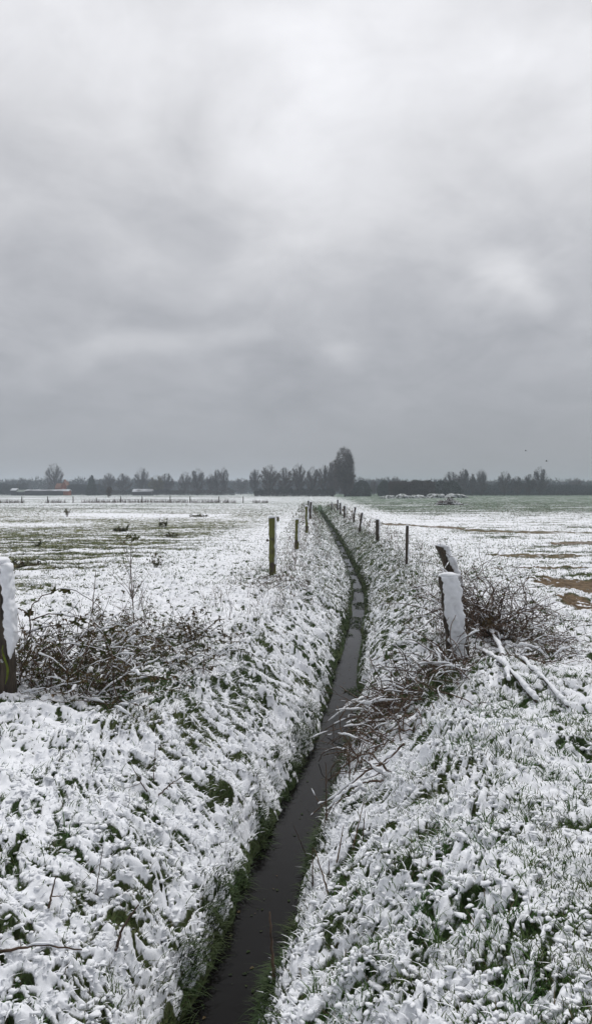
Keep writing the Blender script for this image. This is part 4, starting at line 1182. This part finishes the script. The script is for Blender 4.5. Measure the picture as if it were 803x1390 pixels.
M['shed_dark'] = plain('dark_shed_boards', (.025, .022, .022), (.05, .045, .045), 1, .9)
M['shed_green'] = plain('grey_green_sheet', (.16, .19, .17), (.22, .25, .22), 1, .8)
M['roof_snow'] = plain('snow_on_roof', (.10, .10, .11), (.62, .64, .68), .22, .9)
M['glass'] = plain('dark_window', (.02, .022, .025), (.03, .033, .036), 1, .15, spec=.6)
M['white_paint'] = plain('white_frame_paint', (.7, .7, .68), (.78, .78, .76), 1, .6)
def gable_building(name, label, x0, x1, Y, dep, ze, zr, axis, wall, roof, wins=(), chim=None, cat='building', over=.25):
    loc = np.array([(x0+x1)/2, Y, 0.]); o = empty(name, tuple(loc), label, cat)
    V, w, g, r = gable(x0, x1, Y, Y+dep, -.4, ze, zr, axis)
    poly_obj('wall', V, w+g, wall, o, loc)
    # roof as two thick slabs
    V2, w2, g2, r2 = gable(x0-over, x1+over, Y-over, Y+dep+over, -.4, ze-.02, zr+.08, axis)
    mbv = []; ff = []
    for q in r2:
        b = len(mbv); top = [np.array(V2[i])+np.array([0, 0, .16]) for i in q]; bot = [np.array(V2[i])+np.array([0, 0, .03]) for i in q]
        mbv += top+bot; ff += [[b, b+1, b+2, b+3], [b+7, b+6, b+5, b+4]]+[[b+k, b+4+k, b+4+(k+1) % 4, b+(k+1) % 4] for k in range(4)]
    ro = poly_obj('roof', mbv, ff, roof, o, loc)
    for (wx0, wz0, ww, wh) in wins:
        V, f = boxv(wx0, wx0+ww, Y-.06, Y+.02, wz0, wz0+wh); fr = poly_obj('window', V, f, 'white_paint', o, loc)
        V, f = boxv(wx0+.08, wx0+ww-.08, Y-.075, Y-.062, wz0+.08, wz0+wh-.08); poly_obj('pane', V, f, 'glass', fr, loc)
    if chim:
        V, f = boxv(chim[0], chim[0]+.8, Y+dep*.4, Y+dep*.4+.8, zr-1.2, chim[1]); poly_obj('chimney', V, f, 'brick', ro, loc)
    return o
Yh = 362
hx = lambda p, Y=Yh: wx(p, Y)
gable_building('brick_house', 'small orange brick house with a brown roof below the round twiggy tree', hx(75), hx(91), Yh, 6.5, 3.6, wz(656.5, Yh), 'x', 'brick', 'roof_tile',
               [(hx(77), 1.1, 1.1, 1.3), (hx(81), 1.1, 1.1, 1.3), (hx(86), 1.1, 1.1, 1.3)], None, 'house')
ho = bpy.data.objects['brick_house']
loc = np.array(ho.location)
V, w, g, r = gable(hx(84.2), hx(92), Yh-1.5, Yh+5, -.4, 3.9, wz(654, Yh), 'y')
poly_obj('gable_wing', V, w+g, 'brick', ho, loc)
V2, w2, g2, r2 = gable(hx(84.2)-.15, hx(92)+.15, Yh-1.6, Yh+5.2, -.4, 3.98, wz(653.6, Yh)+.1, 'y')
WV = [V2[i] for i in (4, 5, 6, 7, 8, 9)]; WV = WV+[(a, b, c_+.16) for a, b, c_ in WV]
poly_obj('wing_roof', WV, [(3, 0, 4, 5), (1, 2, 5, 4), (9, 6, 10, 11), (7, 8, 11, 10), (3, 0, 6, 9), (1, 2, 8, 7), (0, 4, 10, 6), (4, 1, 7, 10), (2, 5, 11, 8), (5, 3, 9, 11)], 'roof_tile', ho, loc)
V, f = boxv(hx(87.4), hx(89.2), Yh, Yh+.7, 5.5, wz(650.8, Yh)); poly_obj('chimney', V, f, 'brick', ho, loc)
V, f = boxv(hx(86), hx(88), Yh-1.56, Yh-1.45, 2.2, 3.3); wo = poly_obj('window', V, f, 'white_paint', ho, loc)
V, f = boxv(hx(86)+.1, hx(88)-.1, Yh-1.6, Yh-1.565, 2.3, 3.2); poly_obj('pane', V, f, 'glass', wo, loc)
Ys = 335
gable_building('long_shed', 'long dark low shed with a snowy roof in front of the brick house', hx(34, Ys), hx(84, Ys), Ys, 7, 2.1, wz(665.0, Ys), 'x', 'shed_dark', 'roof_snow', cat='shed')
gable_building('low_annex', 'tiny snow-roofed lean-to at the foot of the brick house', hx(84.8, Ys), hx(92.5, Ys), Ys+1, 4, 2.0, wz(664.8, Ys), 'x', 'brick', 'roof_snow', cat='shed')
gable_building('shed', 'small snow-roofed hut at the far left among dark bushes', hx(15, 340), hx(22, 340), 340, 4, 2.3, wz(663.4, 340), 'x', 'shed_dark', 'roof_snow', cat='shed')
gable_building('shed', 'grey-green roofed shed joined to the left of the long shed', hx(23.5, 338), hx(33, 338), 338, 4, 1.6, wz(665.4, 338), 'x', 'shed_dark', 'shed_green', cat='shed')
gable_building('barn', 'low dark barn with a bright snow roof beneath the tallest left tree', hx(180, 338), hx(206, 338), 338, 5, 1.7, wz(664.4, 338), 'x', 'shed_dark', 'roof_snow', cat='barn')
def pole(px, top, Y, label):
    X = wx(px, Y); o = empty('utility_pole', (X, Y, gz(X, Y)), label, 'pole', 'utility poles by the farm'); mb = MB(); H = wz(top, Y)
    tube(mb, [(0, 0, -.2), (0, 0, H*.5), (0, 0, H)], [.15, .13, .10], 8); mb.build('shaft', 'wood_dark', o)
    mb = MB(); tube(mb, [(-.5, 0, H-.5), (.5, 0, H-.5)], .05, 5)
    for x in (-.42, .42): tube(mb, [(x, 0, H-.46), (x, 0, H-.28)], .05, 6)
    mb.build('crossarm', 'wood_dark', o)
pole(25, 653, 345, 'thin pole above the grey-green shed')
pole(135, 651.5, 345, 'thin pole just right of the pointed conifer')

def bird(px, py, Y, rz, label):
    P = at(px, py, Y); mb = MB()
    v, f = ICO[2]; body = v*np.array([.07, .21, .065]); body[:, 0] *= 1-.35*np.clip(v[:, 1], -1, 1)**2
    mb.add(body, f); mb.add(ICO[1][0]*.045+np.array([0, .22, .02]), ICO[1][1])
    mb.add([(-.012, .255, .02), (.012, .255, .02), (0, .255, .035), (0, .32, .015)], [[0, 1, 3], [1, 2, 3], [2, 0, 3]])
    mb.add([(-.03, -.16, 0), (.03, -.16, 0), (.08, -.36, 0), (-.08, -.36, 0)], [[0, 1, 2, 3]])
    for s in (-1, 1):
        pts = [(.05, .10, .03), (.25, .15, .13), (.50, .02, .10), (.46, -.05, .10), (.24, -.06, .12), (.05, -.10, .03)]
        top = [(s*a, b, c_+.008) for a, b, c_ in pts]; bot = [(s*a, b, c_-.008) for a, b, c_ in pts]
        mb.add(top+bot, [[0, 1, 4, 5], [1, 2, 3, 4], [6, 7, 10, 11], [7, 8, 9, 10]]+[[k, 6+k, 6+(k+1) % 6, (k+1) % 6] for k in range(6)])
    o = mb.build('bird', plain('dark_feathers', (.03, .03, .03), (.05, .05, .05), 5)); o.location = P; o.rotation_euler = (0, .2, rz); tag(o, label, 'bird', 'birds flying over the right wood')
bird(713, 612, 170, 1.0, 'higher dark bird flying over the right wood')
bird(741, 626, 150, 1.4, 'lower dark bird flying over the right wood')

print("AIR", round(time.time()-_T0, 1))
# ================================================================== AIR
V, f = boxv(-2050, 2050, -450, 1850, -3, 34)
me = bpy.data.meshes.new('haze'); me.from_pydata(V, [], f); hz = bpy.data.objects.new('haze', me); COL.objects.link(hz)
m = bpy.data.materials.new('haze'); m.use_nodes = True; nt = m.node_tree; nt.nodes.clear()
out = nt.nodes.new('ShaderNodeOutputMaterial'); pv = nt.nodes.new('ShaderNodeVolumePrincipled')
pv.inputs['Color'].default_value = (.82, .91, 1.0, 1); pv.inputs['Density'].default_value = .00062; pv.inputs['Anisotropy'].default_value = .0
lk(nt, pv.outputs[0], out.inputs['Volume']); me.materials.append(m)
tag(hz, 'thin winter haze greying the distant trees', 'haze', kind='stuff')

print("SKY AND LIGHT", round(time.time()-_T0, 1))
# ================================================================== SKY AND LIGHT
SUN_EL, SUN_AZ = math.radians(60), math.radians(20)      # azimuth from +Y towards +X
w = bpy.data.worlds.new('World'); SC.world = w; w.use_nodes = True; nt = w.node_tree
bg = nt.nodes['Background']; bg.inputs['Strength'].default_value = .1
sky = nt.nodes.new('ShaderNodeTexSky'); sky.sky_type = 'NISHITA'; sky.sun_disc = False
sky.sun_elevation = SUN_EL; sky.sun_rotation = SUN_AZ
tc = nt.nodes.new('ShaderNodeTexCoord'); sp = nt.nodes.new('ShaderNodeSeparateXYZ'); lk(nt, tc.outputs['Generated'], sp.inputs[0])
zc = math_(nt, 'MAXIMUM', sp.outputs['Z'], 0.0)
den = math_(nt, 'ADD', zc, .36)
cx = math_(nt, 'DIVIDE', sp.outputs['X'], den); cy = math_(nt, 'DIVIDE', sp.outputs['Y'], den)
cv = nt.nodes.new('ShaderNodeCombineXYZ'); lk(nt, cx, cv.inputs[0]); lk(nt, cy, cv.inputs[1])
nA = noise_(nt, 2.8, 7, .52, cv.outputs[0], .8)
nB = noise_(nt, 8.0, 6, .6, cv.outputs[0], .4)
# thin bright places in the cloud deck
wv = nt.nodes.new('ShaderNodeTexNoise'); wv.inputs['Scale'].default_value = 1.6; wv.inputs['Detail'].default_value = 4; lk(nt, cv.outputs[0], wv.inputs['Vector'])
va = nt.nodes.new('ShaderNodeVectorMath'); va.operation = 'SUBTRACT'; lk(nt, wv.outputs['Color'], va.inputs[0]); va.inputs[1].default_value = (.5, .5, .5)
vs = nt.nodes.new('ShaderNodeVectorMath'); vs.operation = 'SCALE'; lk(nt, va.outputs[0], vs.inputs[0]); vs.inputs['Scale'].default_value = .7
vp = nt.nodes.new('ShaderNodeVectorMath'); vp.operation = 'ADD'; lk(nt, cv.outputs[0], vp.inputs[0]); lk(nt, vs.outputs[0], vp.inputs[1])
def gap(px, py, rx, ry, amt, rot=0):
    dz = (HY-py)/F; dx = (px-CXP)/F; L = math.sqrt(1+dx*dx+dz*dz); k = 1/(dz/L+.36); X, Y = dx/L*k, 1/L*k
    mp = nt.nodes.new('ShaderNodeMapping'); mp.vector_type = 'TEXTURE'; mp.inputs['Location'].default_value = (X, Y, 0); mp.inputs['Rotation'].default_value = (0, 0, rot); mp.inputs['Scale'].default_value = (rx, ry, 1)
    lk(nt, vp.outputs[0], mp.inputs['Vector'])
    ln = nt.nodes.new('ShaderNodeVectorMath'); ln.operation = 'LENGTH'; lk(nt, mp.outputs[0], ln.inputs[0])
    return math_(nt, 'MULTIPLY', maprange(nt, ln.outputs['Value'], 1.3, .0), amt*1.25)
s = None
for g_ in ((440, 235, .16, .34, .15, .6), (340, 120, .20, .18, .12, 0), (650, 70, .28, .16, .07, 0), (765, 150, .18, .16, .12, 0), (665, 395, .14, .11, .16, 0), (560, 320, .2, .2, .09, .6), (180, 485, .36, .13, .09, -.3),
           (60, 40, .3, .2, .08, 0), (480, 497, .12, .08, .07, 0)):
    q = gap(*g_); s = q if s is None else math_(nt, 'ADD', s, q)
lum = maprange(nt, zc, 0.0, .55, .305, .73, smooth=False)
hi = maprange(nt, zc, .50, 1.0, 0, .35)
lum = math_(nt, 'ADD', lum, hi)
tex = math_(nt, 'ADD', math_(nt, 'MULTIPLY', math_(nt, 'SUBTRACT', nA, .5), .62), math_(nt, 'MULTIPLY', math_(nt, 'SUBTRACT', nB, .5), .30))
fade = maprange(nt, zc, .0, .22, .15, 1.0)
lum = math_(nt, 'MULTIPLY', lum, math_(nt, 'ADD', 1.0, math_(nt, 'MULTIPLY', tex, fade)))
lum = math_(nt, 'ADD', lum, s)
back = maprange(nt, sp.outputs['Y'], .25, -.5, 1.0, .42)   # unseen sky behind the viewer, dimmed on purpose to shade viewer-facing snow
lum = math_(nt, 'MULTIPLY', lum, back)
lum10 = math_(nt, 'MULTIPLY', lum, 10.4)
tint = mixc(nt, maprange(nt, lum, .25, .75), (.905, .925, 1.0), (.965, .968, 1.0))
mul = nt.nodes.new('ShaderNodeVectorMath'); mul.operation = 'SCALE'; lk(nt, tint, mul.inputs[0]); lk(nt, lum10, mul.inputs['Scale'])
lk(nt, mixc(nt, .96, sky.outputs[0], mul.outputs[0]), bg.inputs['Color'])

sl = bpy.data.lights.new('sun', 'SUN'); sl.energy = 1.5; sl.angle = math.radians(18); sl.color = (1, .975, .94)
so = bpy.data.objects.new('sun', sl); COL.objects.link(so)
D = Vector((math.sin(SUN_AZ)*math.cos(SUN_EL), math.cos(SUN_AZ)*math.cos(SUN_EL), math.sin(SUN_EL)))
so.rotation_euler = (-D).to_track_quat('-Z', 'Y').to_euler(); so.location = (0, 0, 60)

print("CAMERA", round(time.time()-_T0, 1))
# ================================================================== CAMERA
cam = bpy.data.cameras.new('camera'); co = bpy.data.objects.new('camera', cam); COL.objects.link(co)
cam.sensor_fit = 'VERTICAL'; cam.sensor_height = 36; cam.lens = F/1390*36; cam.shift_y = -27/1390
cam.clip_start = .05; cam.clip_end = 6000
co.location = (0, 0, EYE); co.rotation_euler = (math.radians(90), 0, 0); SC.camera = co
SC.view_settings.view_transform = 'Standard'; SC.view_settings.look = 'None'; SC.view_settings.exposure = 0; SC.view_settings.gamma = 1
SC.view_settings.use_curve_mapping = False
SC.cycles.max_bounces = 5; SC.cycles.diffuse_bounces = 3; SC.cycles.volume_bounces = 1; SC.cycles.use_denoising = True
SC.cycles.transparent_max_bounces = 8

print('script time', time.time()-_T0)
for o in bpy.data.objects:
    if o.parent and o.name.split('.')[0] == 'snow': o['kind'] = 'stuff'
